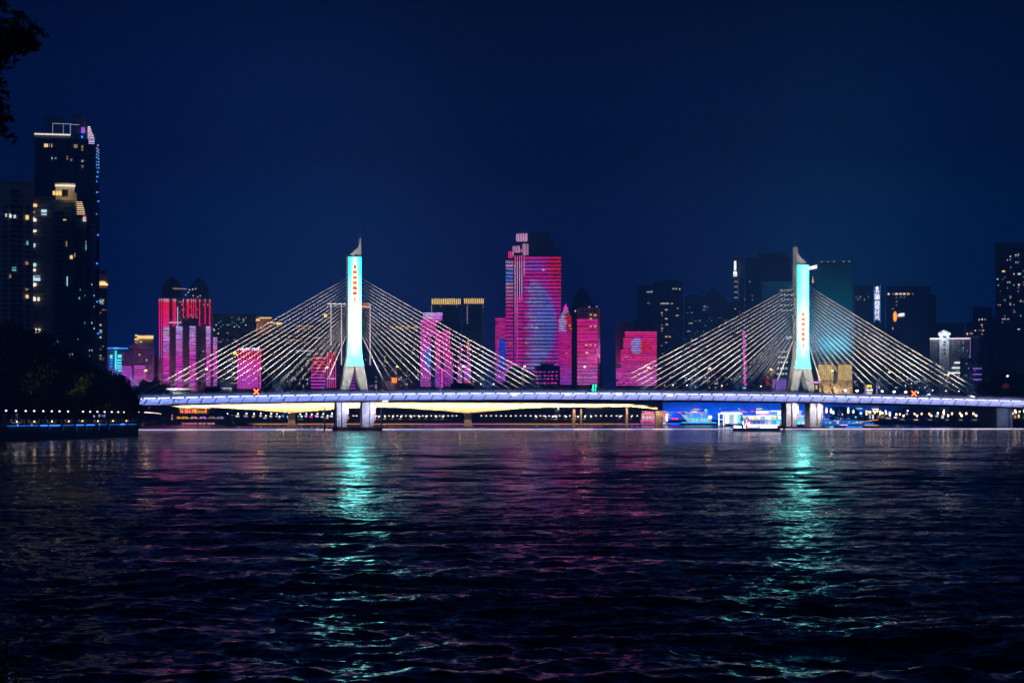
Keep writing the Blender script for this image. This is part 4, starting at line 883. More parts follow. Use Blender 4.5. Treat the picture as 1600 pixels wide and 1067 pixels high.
def right_towers():
    b = Bld('apartment_tower', 'wide dark tower speckled with white and amber windows right of the round-picture facade', 996, 1068, 1900, 36)
    b.wall(1020, 1067, 442, m='wdark'); b.wall(996, 1021, 447, m='wdark', y0=3, name='side_wing'); b.wall(1032, 1056, 439, 442, 'wdark', 4, 20, 'roof_core')
    for x, y, w, k in ((1013, 456, 5, 'cool'), (1018, 456, 3, 'white'), (1052, 451.5, 2, 'white'), (1056.5, 451.5, 2, 'white'), (1062, 452, 2, 'white'), (1013, 473.5, 4, 'greyled'), (1036, 474, 8, 'white'), (1043, 474, 5, 'white'), (1050, 474, 2.4, 'white'), (1041, 484, 4, 'warm'), (1034, 489, 2.6, 'warm'), (1034.5, 493, 3, 'dim'), (1041, 498, 4, 'cool'), (1042, 507, 3.4, 'warm'), (1034, 508, 2.4, 'dim'), (1034.5, 513, 3, 'warm'), (1034.5, 517, 3, 'dim'), (1041, 526, 4, 'warm'), (1046.5, 526, 3, 'warm'), (1041, 535, 4, 'greyled'), (1034, 540, 3, 'dim'), (1058, 493, 4, 'warm'), (1059, 482, 2, 'cool')): b.win(x, y, w, 2, k)
    b.ledges(998, 1066, 450, 600, 4.6, 'wdark'); b.scat(1030, 1066, 540, 600, 10, 12, 14, ['dim', 'greyled', 'cool'], 1.6, 1.3)
    low_lights(b, 1028, 1067, 12)
    b = Bld('apartment_tower', 'dark blue tower with a peaked roof between the speckled tower and the slim sign tower', 1068, 1146, 2200, 40)
    b.wall(1069, 1100, 465, m='wdark'); b.poly([(1072, 465), (1096, 465), (1090, 460), (1078, 460)], 'wdark', 4, 20, 'roof_tier'); b.wall(1098, 1135, 468, m='wdark', y0=1, name='peaked_wing')
    b.poly([(1098, 468), (1135, 468), (1128, 460), (1116, 449), (1112, 449), (1103, 460)], 'wdark', 5, 30, 'peaked_roof'); b.wall(1134, 1146, 474, m='wdark', y0=3, name='side_wing')
    b.scat(1070, 1144, 478, 602, 24, 30, 62, ['greyled', 'cool', 'dim', 'teal', 'white', 'violet'], 1.7, 1.5); b.win(1101, 479, 3, 3, 'lilac'); b.win(1079, 505, 6, 1.6, 'white')
    b.ledges(1069, 1145, 480, 600, 5, 'wdark')
    low_lights(b, 1070, 1144, 26)
    b = Bld('office_tower', 'slim tower with a white vertical sign at its top left of the farther pylon', 1145, 1163, 1800, 24)
    b.wall(1146, 1162, 404, m='wdark'); b.bar(1147, 1150.5, 408, 422.6, 'wled', -2, -.5, 'sign_flame'); b.bar(1145.8, 1151.6, 424.2, 429, 'wled', -2, -.5, 'sign_letter'); b.bar(1145.8, 1151.6, 430, 431.8, 'wled', -2, -.5, 'sign_letter')
    b.wall(1145.2, 1152.2, 406.5, 433, 'black', -.48, -.004, 'sign_back')
    for y in (439, 447, 455.5, 464): b.bar(1147, 1152.5, y, y + 2.2, 'greyled', -.6, 0, 'floor_light')
    b.scat(1147, 1161, 480, 600, 4, 24, 22, ['greyled', 'cool', 'dim'], 1.8, 1.8); b.vs((1153.5,), 436, 470, lambda x, p: (.12, .14, .3), .4)
    b = Bld('office_tower', 'broad near-black tower left of the farther pylon, barely lit', 1163, 1234, 2000, 44)
    b.wall(1165, 1234, 404, m='wdark'); b.wall(1184, 1228, 396, 404, 'wdark', 5, 30, 'roof_tier')
    b.ledges(1166, 1233, 408, 600, 4.2, 'wdark', ribs=10)
    for x, y in ((1171.7, 440), (1176, 468), (1163.5, 467.6), (1175.5, 462)): b.win(x, y, 2, 2, 'greyled')
    low_lights(b, 1170, 1230, 16)
    b = Bld('led_column', 'thin column of magenta light patches low between the cables left of the farther pylon', 1158, 1168, 1560, 6, 'light column')
    b.wall(1159, 1167.5, 515, m='wdark')
    for i in range(24):
        p = 517 + i * 3.6; b.bar(1160 + (i % 2) * 1.2 + i * .06, 1163.6 + (i % 3) * .9 + i * .06, p, p + 2.3, 'magenta' if i % 4 or i > 20 else 'lilac', -.8, 0, 'light_patch')
    b.bar(1161, 1165.5, 605, 607, 'cyan', -.8, 0, 'light_patch')
    b = Bld('office_block', 'office block with rows of white-lit windows just left of the farther pylon', 1186, 1240, 1580, 24)
    b.wall(1190, 1241, 442, m='wdark')
    for y in (453.5, 461, 468, 477, 485): 
        for x in (1221, 1226, 1231, 1236): b.win(x + random.uniform(-.6, .6), y, 2.6, 1.6, 'white')
    for y, h in ((549.5, 1), (558, 2.6), (566, 2), (575.5, 3.4), (584, 3.2)):
        for x in (1218, 1222.5, 1226.5, 1231): b.win(x - (578 - 549 > 0) * (y - 549) * .08, y, 2.8, h, 'cool' if h > 2 else 'white')
    b.win(1231, 528, 5, 4, 'cool'); b.win(1236, 527, 4, 3, 'cool'); b.ledges(1191, 1240, 450, 600, 8, 'wdark')
    b = Bld('pavilion', 'low lilac-lit pavilion with a red panel at its left end beside the farther pylon', 1194, 1230, 1550, 10, 'pavilion')
    b.wall(1206, 1229, 592, m='wgrey'); b.poly([(1205, 592), (1230, 592), (1229, 589.5), (1208, 591)], 'wgrey', -1, 9, 'roof')
    for q in np.arange(1207.5, 1229, 2.4): b.bar(q, q + 1.5, 593, 608, 'violet', -.3, 0, 'lit_panel')
    b.bar(1195, 1204.5, 593.5, 602, 'red', -.3, 0, 'red_panel') if 0 else b.wall(1195, 1205, 593, 602, 'red', -.4, 1, 'red_panel'); b.bar(1199, 1199.7, 588, 593, 'yellow', -.2, .2, 'flagpole')
    for q in (1196, 1200, 1204): b.bar(q, q + .5, 602, 610, 'wdark', -.2, .2, 'leg')
    lamp('POINT', 'pavilion_light', (b.X(1217), -9, b.Z(600)), 3000, (.65, .5, 1), b.o, size=.3); lamp('POINT', 'panel_light', (b.X(1200), -6, b.Z(604)), 800, (1, .6, .5), b.o, size=.3)
    b = Bld('office_tower', 'teal glass tower right of the farther pylon with a warm-lit entrance hall', 1262, 1332, 1560, 36)
    b.wall(1273, 1331.5, 409.5, m='wteal', y0=1); b.ledges(1274, 1331, 414, 566, 3.6, 'wteal', y=.6, ribs=22); b.wall(1277, 1332, 567, m='wcream', y0=-4, name='entrance_hall')
    for i, x in enumerate(np.arange(1263.5, 1276, 2.7)): b.bar(x, x + 2.2, 416.5 - i * .55, 421.6 - i * .5, 'wled', -3, -.5, 'sign_letter')
    b.wall(1262.5, 1276.5, 422.5, 424, 'dark', -.4, .9, 'sign_bracket'); b.wall(1262.5, 1273, 470, m='wdark', y0=1.2, name='side_wing')
    b.poly([(1270, 430), (1271.6, 441.5), (1268.4, 441.5)], MATS['warm_window_light'], -.4, .9, 'lantern'); b.wall(1269.6, 1270.4, 424, 430, 'dark', 0, .9, 'lantern_rod')
    for x in np.arange(1279, 1330, 3.1):
        if abs(x - 1304) > 3: b.bar(x, x + 1.9, 570, 594, 'amber', -4.2, -4.0, 'lit_window'); b.bar(x - .9, x - .3, 568, 596, 'wcream', -4.8, -4.0, 'pilaster')
    b.bar(1302, 1306.5, 566, 600, 'wdark', -5, -4.0, 'dark_pier')
    for x in (1290, 1319): lamp('AREA', 'hall_light', (b.X(x), -9, 13), 9000, (1, .7, .35), b.o, (b.X(x), -4, 28), size=20, sizey=1)
    lamp('AREA', 'facade_light', (b.X(1302), -24, b.Z(540)), 70000, (.05, .6, .8), b.o, (b.X(1302), 0, b.Z(470)), size=22, sizey=4)
    for x in (1284, 1294, 1303, 1318, 1327): b.win(x, 409, 1.6, 1, 'white')
    b = Bld('kiosk', 'small shop with a glowing pink and blue sign right of the farther pylon', 1270, 1281, 1540, 6, 'kiosk')
    b.wall(1271, 1280, 600, m='wtan'); b.bar(1270.5, 1279, 596, 598.8, 'magenta', -.5, 0, 'sign_panel'); b.bar(1272, 1277.5, 597, 597.8, 'wled', -.6, -.51, 'sign_panel'); b.bar(1279.1, 1280.4, 596, 599.6, 'blue', -.5, 0, 'sign_panel'); b.bar(1274, 1277.5, 602, 608, 'amber', -.3, 0, 'lit_window')
    b = Bld('apartment_tower', 'dark blue tower bearing a tall white vertical Chinese sign', 1334, 1384, 1700, 34)
    b.wall(1335, 1383, 447, m='wdark'); b.ledges(1336, 1382, 452, 600, 4.4, 'wdark', ribs=8); b.scat(1336, 1362, 462, 470, 8, 2, 5, ['dim', 'warm', 'greyled'], 1.2, 2.6)
    low_lights(b, 1336, 1384, 16)
    font_obj(b, '方圆·越秀时光', 1370.6, 457.5, 7.3, E['wled'], vertical=True)
    b.wall(1365.6, 1375.6, 445.5, 505, 'blued' if 0 else 'dark', -.6, -.004, 'sign_back'); b.poly([(1370.5, 447), (1373.4, 450.6), (1370.5, 454.4), (1367.6, 450.6)], MATS['white_led'], -1, -.61, 'sign_emblem')
    for q in (1366, 1375): b.bar(q - .35, q + .35, 446, 504, 'blue', -.9, -.61, 'sign_edge_light')
    b = Bld('office_tower', 'dark office tower with an orange ring and white lettering sign', 1384, 1462, 1500, 34)
    b.wall(1385, 1422, 448.5, m='wdark'); b.wall(1421, 1453, 449, m='wdark', y0=2, name='side_wing'); b.wall(1452, 1463, 462, m='wdark', y0=5, name='stepped_wing')
    for x, w, k in ((1388.4, 3, 'pinkw'), (1396, 3, 'dim'), (1400.5, 5, 'pinkw'), (1407.6, 5.4, 'white'), (1413, 5.4, 'white'), (1419.4, 4.6, 'warm'), (1426, 2, 'dim')): b.win(x, 459, w, 3, k)
    for x, y in ((1400.8, 465), (1407.5, 464.5), (1413, 464.5), (1401, 471), (1401, 477), (1395, 482)): b.win(x, y, 2.6, 2.4, 'dim' if y < 478 else 'greyled')
    m = MB(); n = 24
    m.tube([(b.X(1398.5 + 1.9 * math.cos(2 * math.pi * i / n)), -1, b.Z(494.5 + 7 * math.sin(2 * math.pi * i / n))) for i in range(n + 1)], .5, 6); m.build('ring_emblem', E['orange'], b.o)
    m = MB(); m.tube([(b.X(1398.5), -1, b.Z(490)), (b.X(1398.5), -1, b.Z(499))], .35, 6); m.build('ring_core', E['yellow'], b.o)
    low_lights(b, 1386, 1450, 24)
    font_obj(b, 'T国国', 1407, 493.5, 4.6, E['wled'], tilt=.13)
    b.win(1395, 513, 2, 3, 'warm'); b.ledges(1386, 1452, 453, 600, 4, 'wdark', ribs=12)
    b = Bld('office_block', 'white-lit building with a gabled central tower and a bright cornice', 1452, 1532, 1150, 26)
    b.wall(1453, 1467, 530, m='wgrey'); b.wall(1483, 1517, 530, m='wgrey', name='main_wing'); b.wall(1467.4, 1483, 521, m='white', y0=-1.5, name='gable_tower')
    b.poly([(1465.4, 522.5), (1485.6, 522.5), (1485.6, 520.5), (1475.4, 515.4), (1465.4, 520.5)], 'white', -2.4, 8, 'gable_roof')
    b.bar(1466, 1485, 522.6, 523.2, 'wled', -2.2, -1.6, 'cornice_light'); b.bar(1453, 1467, 528.4, 530, 'wled', -1, -.3, 'cornice_light'); b.bar(1483.2, 1516, 528.2, 530, 'pinkw', -1, -.3, 'cornice_light')
    m = MB(); n = 16; m.prism([(b.X(1476) + 1.2 * math.cos(2 * math.pi * i / n), b.Z(524.6) + 1.3 * math.sin(2 * math.pi * i / n)) for i in range(n)], -1.65, -1.52); m.build('clock_face', M['glass'], b.o)
    for y in (534, 538.6, 546.5, 552.5): b.bar(1474, 1478, y - 1, y + 1, 'glass', -1.65, -1.52, 'dark_window')
    lamp('AREA', 'tower_light', (b.X(1475), -8, b.Z(523)), 1500, (.75, .85, 1), b.o, (b.X(1475), -1.5, b.Z(536)), size=6, sizey=1)
    b.grid(1485, 1515, 533, 590, 9, 13, .5); b.grid(1454, 1466, 533, 590, 4, 13, .5); b.scat(1485, 1516, 533, 590, 10, 13, 14, ['teal', 'greyled', 'cool'], 1.3, 1.6)
    for a, c, y in ((1491, 1500, 566), (1488, 1500, 574), (1486, 1500, 582)): b.bar(a, c, y, y + 1.2, 'wled', -1, 0, 'sign_strip')
    b.bar(1515.6, 1516.6, 531, 560, 'violet', -.8, 0); b.scat(1497, 1508, 585, 592, 4, 2, 5, ['cool', 'white'], 1.6, 2)
    b.wall(1518, 1531, 527, m='wgrey', y0=3, name='rear_wing')
    b = Bld('apartment_block', 'low dark slab behind the white gabled building with a mast on top', 1461, 1512, 1900, 30)
    b.wall(1462, 1507, 506, m='wdark'); b.bar(1486.8, 1487.5, 496, 506, 'wdark', 2, 3, 'mast'); b.ledges(1463, 1506, 510, 560, 5, 'wdark')
    b = Bld('apartment_tower', 'dark stepped tower with a few white windows right of the white gabled building', 1509, 1562, 1450, 30)
    b.wall(1520, 1550, 482, m='wdark'); b.wall(1510, 1521, 505, m='wdark', y0=2, name='side_wing'); b.wall(1549, 1562, 497, m='wdark', y0=2, name='side_wing')
    for x, y, k in ((1530, 499.5, 'cool'), (1534.6, 499, 'white'), (1539.4, 499, 'greyled'), (1534, 507.5, 'warm'), (1524, 516, 'white'), (1531, 516, 'dim'), (1536, 516, 'white'), (1511.5, 521.5, 'gold'), (1516, 521, 'gold2'), (1519, 521, 'gold2'), (1534.5, 522, 'greyled'), (1535, 511, 'dim')): b.win(x, y, 2, 2.6, k)
    b.ledges(1521, 1549, 487, 590, 4.6, 'wdark'); b.ledges(1521, 1540, 566, 600, 9, 'wpurple', y=-1.2)
    b = Bld('apartment_tower', 'tall dark tower cut by the right edge of the photo with scattered lit windows', 1554, 1640, 1000, 30)
    b.wall(1555, 1640, 382, m='wdark'); b.ledges(1556, 1639, 388, 600, 5.4, 'wdark', ribs=11); b.grid(1558, 1638, 390, 590, 16, 37, .4)
    for x, y, w, k in ((1579, 400, 3, 'cool'), (1589, 399, 6, 'white'), (1579, 405, 2.6, 'greyled'), (1589, 410, 5, 'cool'), (1579.5, 417.5, 2, 'teal'), (1568, 423.5, 5, 'warm'), (1592, 428, 6, 'cool'), (1558.5, 436, 2.4, 'cool'), (1592, 445, 3, 'warm'), (1579, 464, 3, 'warm'), (1570, 469, 3, 'greyled'), (1579, 475, 3, 'white'), (1590, 455, 3, 'greyled'), (1571, 498, 12, 'greyled'), (1591, 514, 5, 'cool'), (1566, 503, 2, 'greyled'), (1585, 487, 3, 'dim'), (1595, 470, 3, 'warm')): b.win(x, y, w, 2.4, k)
    b.scat(1558, 1600, 395, 500, 12, 24, 26, ['dim', 'greyled', 'teal', 'warm'], 1.8, 2)
    b = Bld('office_block', 'dim teal low-rise wall beneath the tall tower at the right edge', 1500, 1562, 1050, 20)
    b.wall(1528, 1552, 554, m='wteal'); b.wall(1500, 1529, 562, m='wdark', y0=1, name='side_wing'); b.wall(1551, 1580, 566, m='wteal', y0=1, name='side_wing')
    for y in (575, 584, 592): b.bar(1520, 1534, y, y + 1.6, 'violet', -1, 0, 'lit_window')
    b.scat(1502, 1528, 566, 596, 8, 8, 10, ['greyled', 'dim', 'cool'], 1.4, 1.4)

def font_obj(b, text, px, py, size, material, vertical=False, tilt=0, step=None):
    z = py
    for i, ch in enumerate(text):
        cu = bpy.data.curves.new('sign_letter', 'FONT'); cu.body = ch; cu.size = size * b.s * 1.12; cu.align_x = 'CENTER'; cu.align_y = 'CENTER'; cu.extrude = .25; cu.resolution_u = 2
        cu.offset = .018 * cu.size if vertical else .03 * cu.size
        cu.materials.append(material); tmp = bpy.data.objects.new('sign_text', cu); C.objects.link(tmp)
        dg = bpy.context.evaluated_depsgraph_get(); me = bpy.data.meshes.new_from_object(tmp.evaluated_get(dg)); bpy.data.objects.remove(tmp); bpy.data.curves.remove(cu)
        o = bpy.data.objects.new('sign_letter', me); C.objects.link(o); o.parent = b.o
        if vertical:
            o.location = (b.X(px), -1.0, b.Z(z)); z += 4.6 if ch == '·' or (i + 1 < len(text) and text[i + 1] == '·') else 7.6
        else:
            o.location = (b.X(px + (i - len(text) / 2 + .5) * size * .8), -1.0, b.Z(py - i * .7))
        o.rotation_euler = (R(90), tilt if not vertical else 0, 0)
left_cluster(); twin_towers(); pink_towers(); right_towers()

# ------------------------------------------------------------------ trees
def crown_mesh(seed, lobes, leaf, n, R0, H0, name='crown'):
    r = np.random.default_rng(seed); cs = []
    for i in range(lobes):
        a = r.uniform(0, 6.28); rr = R0 * .62 * math.sqrt(r.uniform(0, 1)); cs.append((rr * math.cos(a), rr * math.sin(a), r.uniform(-.35, .45) * H0, R0 * r.uniform(.32, .52)))
    cs = np.array(cs); k = r.integers(0, lobes, n); d = r.normal(size=(n, 3)); d /= np.linalg.norm(d, axis=1)[:, None]
    rad = cs[k, 3] * r.uniform(.55, 1.06, n) ** .5; p = cs[k, :3] + d * rad[:, None] * np.array([1, 1, .85])
    u = r.normal(size=(n, 3)); u /= np.linalg.norm(u, axis=1)[:, None]; w = np.cross(u, r.normal(size=(n, 3))); w /= np.linalg.norm(w, axis=1)[:, None]
    L = leaf * r.uniform(.6, 1.4, n)[:, None]; W = L * .5
    v = np.stack([p - u * L, p - w * W, p + u * L, p + w * W], 1).reshape(-1, 3)
    me = bpy.data.meshes.new(name); me.vertices.add(4 * n); me.vertices.foreach_set('co', v.ravel()); me.loops.add(4 * n)
    me.loops.foreach_set('vertex_index', np.arange(4 * n, dtype=np.int32)); me.polygons.add(n); me.polygons.foreach_set('loop_start', np.arange(0, 4 * n, 4, dtype=np.int32))
    me.materials.append(M['leaf']); me.update(calc_edges=True); return me
CR = [crown_mesh(i, 16, .42, 5200, 1 * 7.0, 7.0) for i in range(3)]
def trunk_mesh():
    m = MB(); m.tube([(0, 0, 0), (.2, .1, 3), (0, .2, 6), (.1, 0, 9)], [.5, .4, .3, .12], 8)
    for a in range(6):
        an = a * 1.05; m.tube([(0, .1, 4 + a * .5), (1.4 * math.cos(an), 1.4 * math.sin(an), 6 + a * .5), (3.4 * math.cos(an), 3.4 * math.sin(an), 8.2 + a * .4)], [.22, .15, .05], 5)
    me = bpy.data.meshes.new('trunk'); me.from_pydata(m.v, [], m.f); me.materials.append(M['bark']); return me
TRK = trunk_mesh()
def tree(x, y, z, h, label, group, rad=None, name='tree'):
    o = empty(name, (x, y, z), random.uniform(0, 6.28)); tag(o, label, 'tree', group)
    s = h / 15.0; rs = (rad or h * .47) / 7.0
    t = link('trunk', TRK, o); t.scale = (s, s, s)
    c = link('crown', random.choice(CR), o); c.location = (0, 0, h * .60); c.scale = (rs, rs, h * .076)
    return o
def left_trees():
    prof = [(-30, 500), (0, 507), (30, 522), (62, 536), (100, 556), (128, 566), (152, 572), (176, 582), (196, 592), (208, 606)]
    X = lambda px, Y: WX(px, Y)
    i = 0
    for row, Y0 in enumerate((455, 500)):
        for px in (np.arange(-24, 200, 25) if row == 0 else np.arange(-12, 196, 26)):
            Y = Y0 + px * .35 + random.uniform(-6, 6); top = float(np.interp(px, *zip(*prof))) + random.uniform(2, 9) * (row == 1) + random.uniform(-3, 3)
            h = WZ(top, Y) - 3.3; i += 1
            tree(X(px, Y), Y, 3.3, h, nth(i - 1 if row == 0 else i - 10, 99) + (' dark tree in the front row' if row == 0 else ' dark tree in the rear row') + ' along the left promenade', 'trees along the left promenade', rad=max(5.2, h * .42))
    tree(WX(203, 532), 532, 3.3, WZ(606, 532) - 3.3, 'lowest dark tree at the right end of the left promenade row', 'trees along the left promenade', rad=3.4)
    for i, px in enumerate(np.arange(-20, 206, 16)):
        Y = 470 + px * .3; tree(X(px, Y), Y, 3.3, random.uniform(5.5, 8), nth(i, 15) + ' low dark shrub tree under the taller promenade trees', 'low trees under the promenade row', rad=4.6, name='small_tree')
    for i, (px, top) in enumerate(((218, 597), (229, 593), (241, 592), (253, 598), (265, 604), (277, 606))):
        Y = 1516; tree(WX(px, Y), Y, G, WZ(top, Y) - G, nth(i, 6) + ' rounded dark tree beyond the left end of the bridge deck', 'trees beyond the left end of the deck', rad=9)
    for i, (px, top) in enumerate(((1530, 603), (1541, 598), (1552, 588), (1565, 580), (1580, 577), (1596, 582), (1612, 578))):
        Y = 960; tree(WX(px, Y), Y, G, WZ(top, Y) - G, nth(i, 7) + ' dark rounded tree beyond the right end of the bridge', 'trees beyond the right end of the bridge', rad=7.5)
left_trees()
def near_tree():
    Y = 11.0; o = empty('overhanging_tree', (WX(-900, Y), Y, 2.6)); tag(o, 'black leafy branches hanging into the top left corner from a tree outside the photo', 'tree')
    L = lambda px, py, y=0: ((px + 900) * Y / F, y, WZ(py, Y) - 2.6)
    m = MB(); m.tube([(0, 0, 0), (.1, .1, 1.5), (.0, 0, 3.2), (.2, .1, 5)], [.3, .26, .2, .12], 10); m.build('trunk', M['bark'], o)
    m = MB()
    for pts in (((-890, 300), (-500, 120), (-120, 60), (20, 62), (56, 42)), ((-400, 110), (-60, 110), (-5, 150), (4, 190)), ((-300, 80), (-40, 20), (4, -3)), ((-100, 62), (-30, 80), (12, 88)), ((0, 62), (25, 58), (44, 52))):
        P = [L(*p) for p in pts]; m.tube(P, [.05 * (1 - i / len(P)) + .003 for i in range(len(P))], 5)
    m.build('branch', M['bark'], o)
    r = np.random.default_rng(3); pts = []
    def blob(cx, cy, rx, ry, n):
        for _ in range(int(n * 1.7)):
            a = r.uniform(0, 6.28); k = math.sqrt(r.uniform(0, 1)); pts.append((cx - 9 + rx * k * math.cos(a), cy - 2 + ry * k * math.sin(a)))
    blob(-14, 60, 44, 20, 380); blob(26, 57, 22, 12, 190); blob(45, 50, 10, 8, 40); blob(58, 40, 7, 4, 22); blob(52, 36, 4, 5, 8); blob(-6, 82, 26, 12, 120); blob(-12, 140, 14, 62, 200); blob(-4, 190, 10, 16, 60); blob(6, 207, 9, 6, 22); blob(6, 174, 8, 5, 20); blob(0, 0, 10, 5, 26); blob(40, 68, 8, 8, 22)
    m = MB()
    for px, py in pts:
        c = Vector(L(px, py, r.uniform(-.35, .35))); u = Vector(r.normal(size=3)).normalized(); w = u.cross(Vector(r.normal(size=3))).normalized(); l = r.uniform(.015, .032)
        m.quad([c - u * l, c - w * l * .42, c + u * l, c + w * l * .42])
    stuff(m.build('leaf', M['leaf'], o))
near_tree()
def near_bank():
    m = MB(); m.box(-60, 60, -40, 16.5, -2, 2.55); struct(m.build('near_bank_ground', M['stone']))
    o = empty('flowering_shrub', (WX(-10, 14.5), 14.5, 2.55)); tag(o, 'nearly black flowering shrub with dull red blooms in the bottom left corner', 'shrub')
    r = np.random.default_rng(8); m = MB(); f = MB(); s = MB()
    s.tube([(0, 0, 0), (.05, .0, .3), (.1, 0, .6)], [.03, .02, .01], 5); s.build('stem', M['bark'], o)
    for k in range(900):
        c = Vector((r.normal(0, .13), r.normal(0, .12), abs(r.normal(.32, .22)))); u = Vector(r.normal(size=3)).normalized(); w = u.cross(Vector(r.normal(size=3))).normalized(); l = r.uniform(.015, .03)
        (f if k % 4 == 0 and c.z > .3 else m).quad([c - u * l, c - w * l * .6, c + u * l, c + w * l * .6])
    stuff(m.build('leaf', M['leaf'], o)); stuff(f.build('blossom', mat('dull_red_petal', (.35, .02, .04), .7), o))
near_bank()

# ------------------------------------------------------------------ left promenade
def promenade():
    L0 = Vector((-104.3, 396, 0)); L1 = Vector((-99.8, 529, 0))
    edge = lambda u: L0 + (L1 - L0) * u
    def at_px(px, off=0):        # the point on the promenade edge seen at this column
        k = (px - 800) / F; d = L1 - L0; t = (k * L0.y - L0.x) / (d.x - k * d.y); p = L0 + d * t; return Vector((p.x - off, p.y, 3.35))
    gl = empty('promenade_lamp'); tag(gl, 'x', 'y')
    m = MB(); m.tube([(0, 0, 0), (0, 0, 2.85)], [.07, .05], 6); m.build('post', M['dark'], gl)
    m = MB(); m.tube([(0, 0, 0), (0, 0, .3)], .16, 8); m.build('base', M['dark'], gl); m = MB(); m.ball((0, 0, 3.0), .22, sz=.75); m.build('globe', emit('promenade_globe', (1, .8, .78), 2.2), gl); KIDS[gl.name] = list(gl.children)
    for i, px in enumerate((11, 26, 41, 56, 69, 83, 96, 108, 121, 144, 155, 166, 177, 188, 198, 207, 213.5)):
        p = at_px(px, 2.2); place(gl, tuple(p), 0, nth(i, 17) + ' round white lamp along the left promenade under the trees', 'round lamps along the left promenade', 'globe lamp')
        if i % 2 == 0: lamp('POINT', 'lamp_light', (p.x, p.y, 6.1), 30, (1, .85, .8), size=.3)
    # the row goes on along the bank towards the bridge
    for i in range(22):
        u = i / 21; px = 217 + 34.5 * (1 - (1 - u) ** 1.6); Y = 560 + 800 * u ** 1.3
        place(gl, (WX(px, Y), Y, WZ(643.4 + 3.2 * u, Y) - 3.0), 0, nth(i, 22) + ' tiny white lamp in the receding bank row towards the bridge', 'receding row of bank lamps', 'globe lamp')
    # terrace furniture: pairs of pale seats round a little lit table
    def lounge(px, n, label, w=1.0):
        p = at_px(px, 1.6); o = empty('garden_bench', tuple(p), math.pi / 2 - .1); tag(o, label, 'bench', 'pale seats along the promenade edge'); o.rotation_euler = (0, 0, 0)
        m = MB(); m.box(-.8 * w, .8 * w, -.3, .3, .38, .48); m.build('seat', M['white'], o)
        for s in (-1, 1):
            m = MB(); m.prism([(s * .78 * w - .05, .48), (s * .78 * w + .05, .48), (s * 1.0 * w + .05, 1.15), (s * 1.0 * w - .05, 1.15)], -.3, .3); m.build('backrest', M['wcream'], o)
            for yy in (-.26, .26): m = MB(); m.box(s * .7 * w - .03, s * .7 * w + .03, yy - .03, yy + .03, 0, .38); m.build('leg', M['dark'], o)
        m = MB(); m.ball((0.05, -.1, .72), .13); m.build('table_lantern', E['lampw'], o); m = MB(); m.tube([(0.05, -.1, .48), (0.05, -.1, .6)], .05, 6); m.build('lantern_foot', M['dark'], o)
        lamp('POINT', 'lantern_light', (0.05, -.9, 1.0), 16 * n, (1, .55, .25), o, size=.1)
    for px, n, lb, w in ((38, 1.5, 'pale seat with a lantern, second from the left on the promenade edge', 1.3), (65, 1.2, 'pale seat with a lantern between the third and fourth promenade bays', 1.2), (92, 1.3, 'pale seat with a lantern left of the middle of the promenade', 1.1), (118, 1, 'pale seat with a lantern at the middle of the promenade', .8),
                         (139, .7, 'small pale seat right of the middle of the promenade', .7), (163, 1, 'pale seat with a lantern near the right third of the promenade', .9), (186, .7, 'dim pale seat before the right end of the promenade', .7), (207, .6, 'smallest pale seat at the right end of the promenade', .6)): lounge(px, n, lb, w)
    # blue edge lights on the quay wall
    wallo = empty('promenade_edge_lights', (0, 0, 0)); tag(wallo, 'string of blue edge lights along the top of the left quay wall', 'edge lights')
    r = np.random.default_rng(4); px = 8.0
    while px < 214:
        w = r.uniform(6, 17); a, c = at_px(px, -.45), at_px(min(214, px + w), -.45)
        m = MB(); m.prism([(a.x, a.y), (a.x + .1, a.y), (c.x + .1, c.y), (c.x, c.y)], 3.08, 3.24, plane='xy'); m.build('blue_strip', E['blued' if r.random() < .7 else 'blue'], wallo)
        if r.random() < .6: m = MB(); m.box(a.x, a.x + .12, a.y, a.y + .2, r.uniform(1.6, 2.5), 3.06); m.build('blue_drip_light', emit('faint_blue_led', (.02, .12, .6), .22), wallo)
        px += w + r.uniform(1, 7)
    for q in (46, 24, 152, 189): p = at_px(q, -.5); m = MB(); m.ball((p.x, p.y, 3.3), .18); m.build('blue_lamp', E['blue'], wallo)
    sg = empty('lit_sign', tuple(at_px(191, 6))); tag(sg, 'small blue-white lit sign among the trees near the right end of the promenade', 'sign')
    for i, q in enumerate((-1.4, -.8, -.2, .5, 1.2)): m = MB(); m.box(q, q + .4, -.1, .1, 1.7 + (i % 2) * .2, 2.2 + (i % 3) * .15); m.build('sign_letter', E['blue' if i % 2 else 'lilac'], sg)
    m = MB(); m.tube([(0, .2, 0), (0, .2, 2.4)], .06, 5); m.build('post', M['dark'], sg)
    hut = empty('garden_lamp', tuple(at_px(143.5, 5))); tag(hut, 'yellow uplight shining into leaves over the promenade', 'uplight'); m = MB(); m.tube([(0, 0, 0), (0, 0, .35)], .18, 8); m.build('lamp_body', M['dark'], hut)
    lamp('SPOT', 'uplight_light', (0, -.5, .6), 2600, (1, .85, .15), hut, (1.0, 4, 6), size=.2, spot=55)
    hut = empty('garden_lamp', tuple(at_px(84, 6))); tag(hut, 'dim amber uplight at the foot of the trees left on the promenade', 'uplight'); m = MB(); m.tube([(0, 0, 0), (0, 0, .35)], .18, 8); m.build('lamp_body', M['dark'], hut)
    lamp('SPOT', 'uplight_light', (0, -.5, .6), 1500, (1, .6, .15), hut, (1.5, 4, 6), size=.2, spot=60)
    fl = empty('bare_post', tuple(at_px(34.6, 1))); tag(fl, 'pale lifebuoy post at the promenade edge between the second and third lamps', 'post'); m = MB(); m.tube([(0, 0, 0), (0, 0, 2.4)], .05, 5); m.build('post', M['white'], fl); m = MB(); m.box(-.35, .0, -.1, .1, 1.9, 2.35); m.build('box', M['white'], fl)
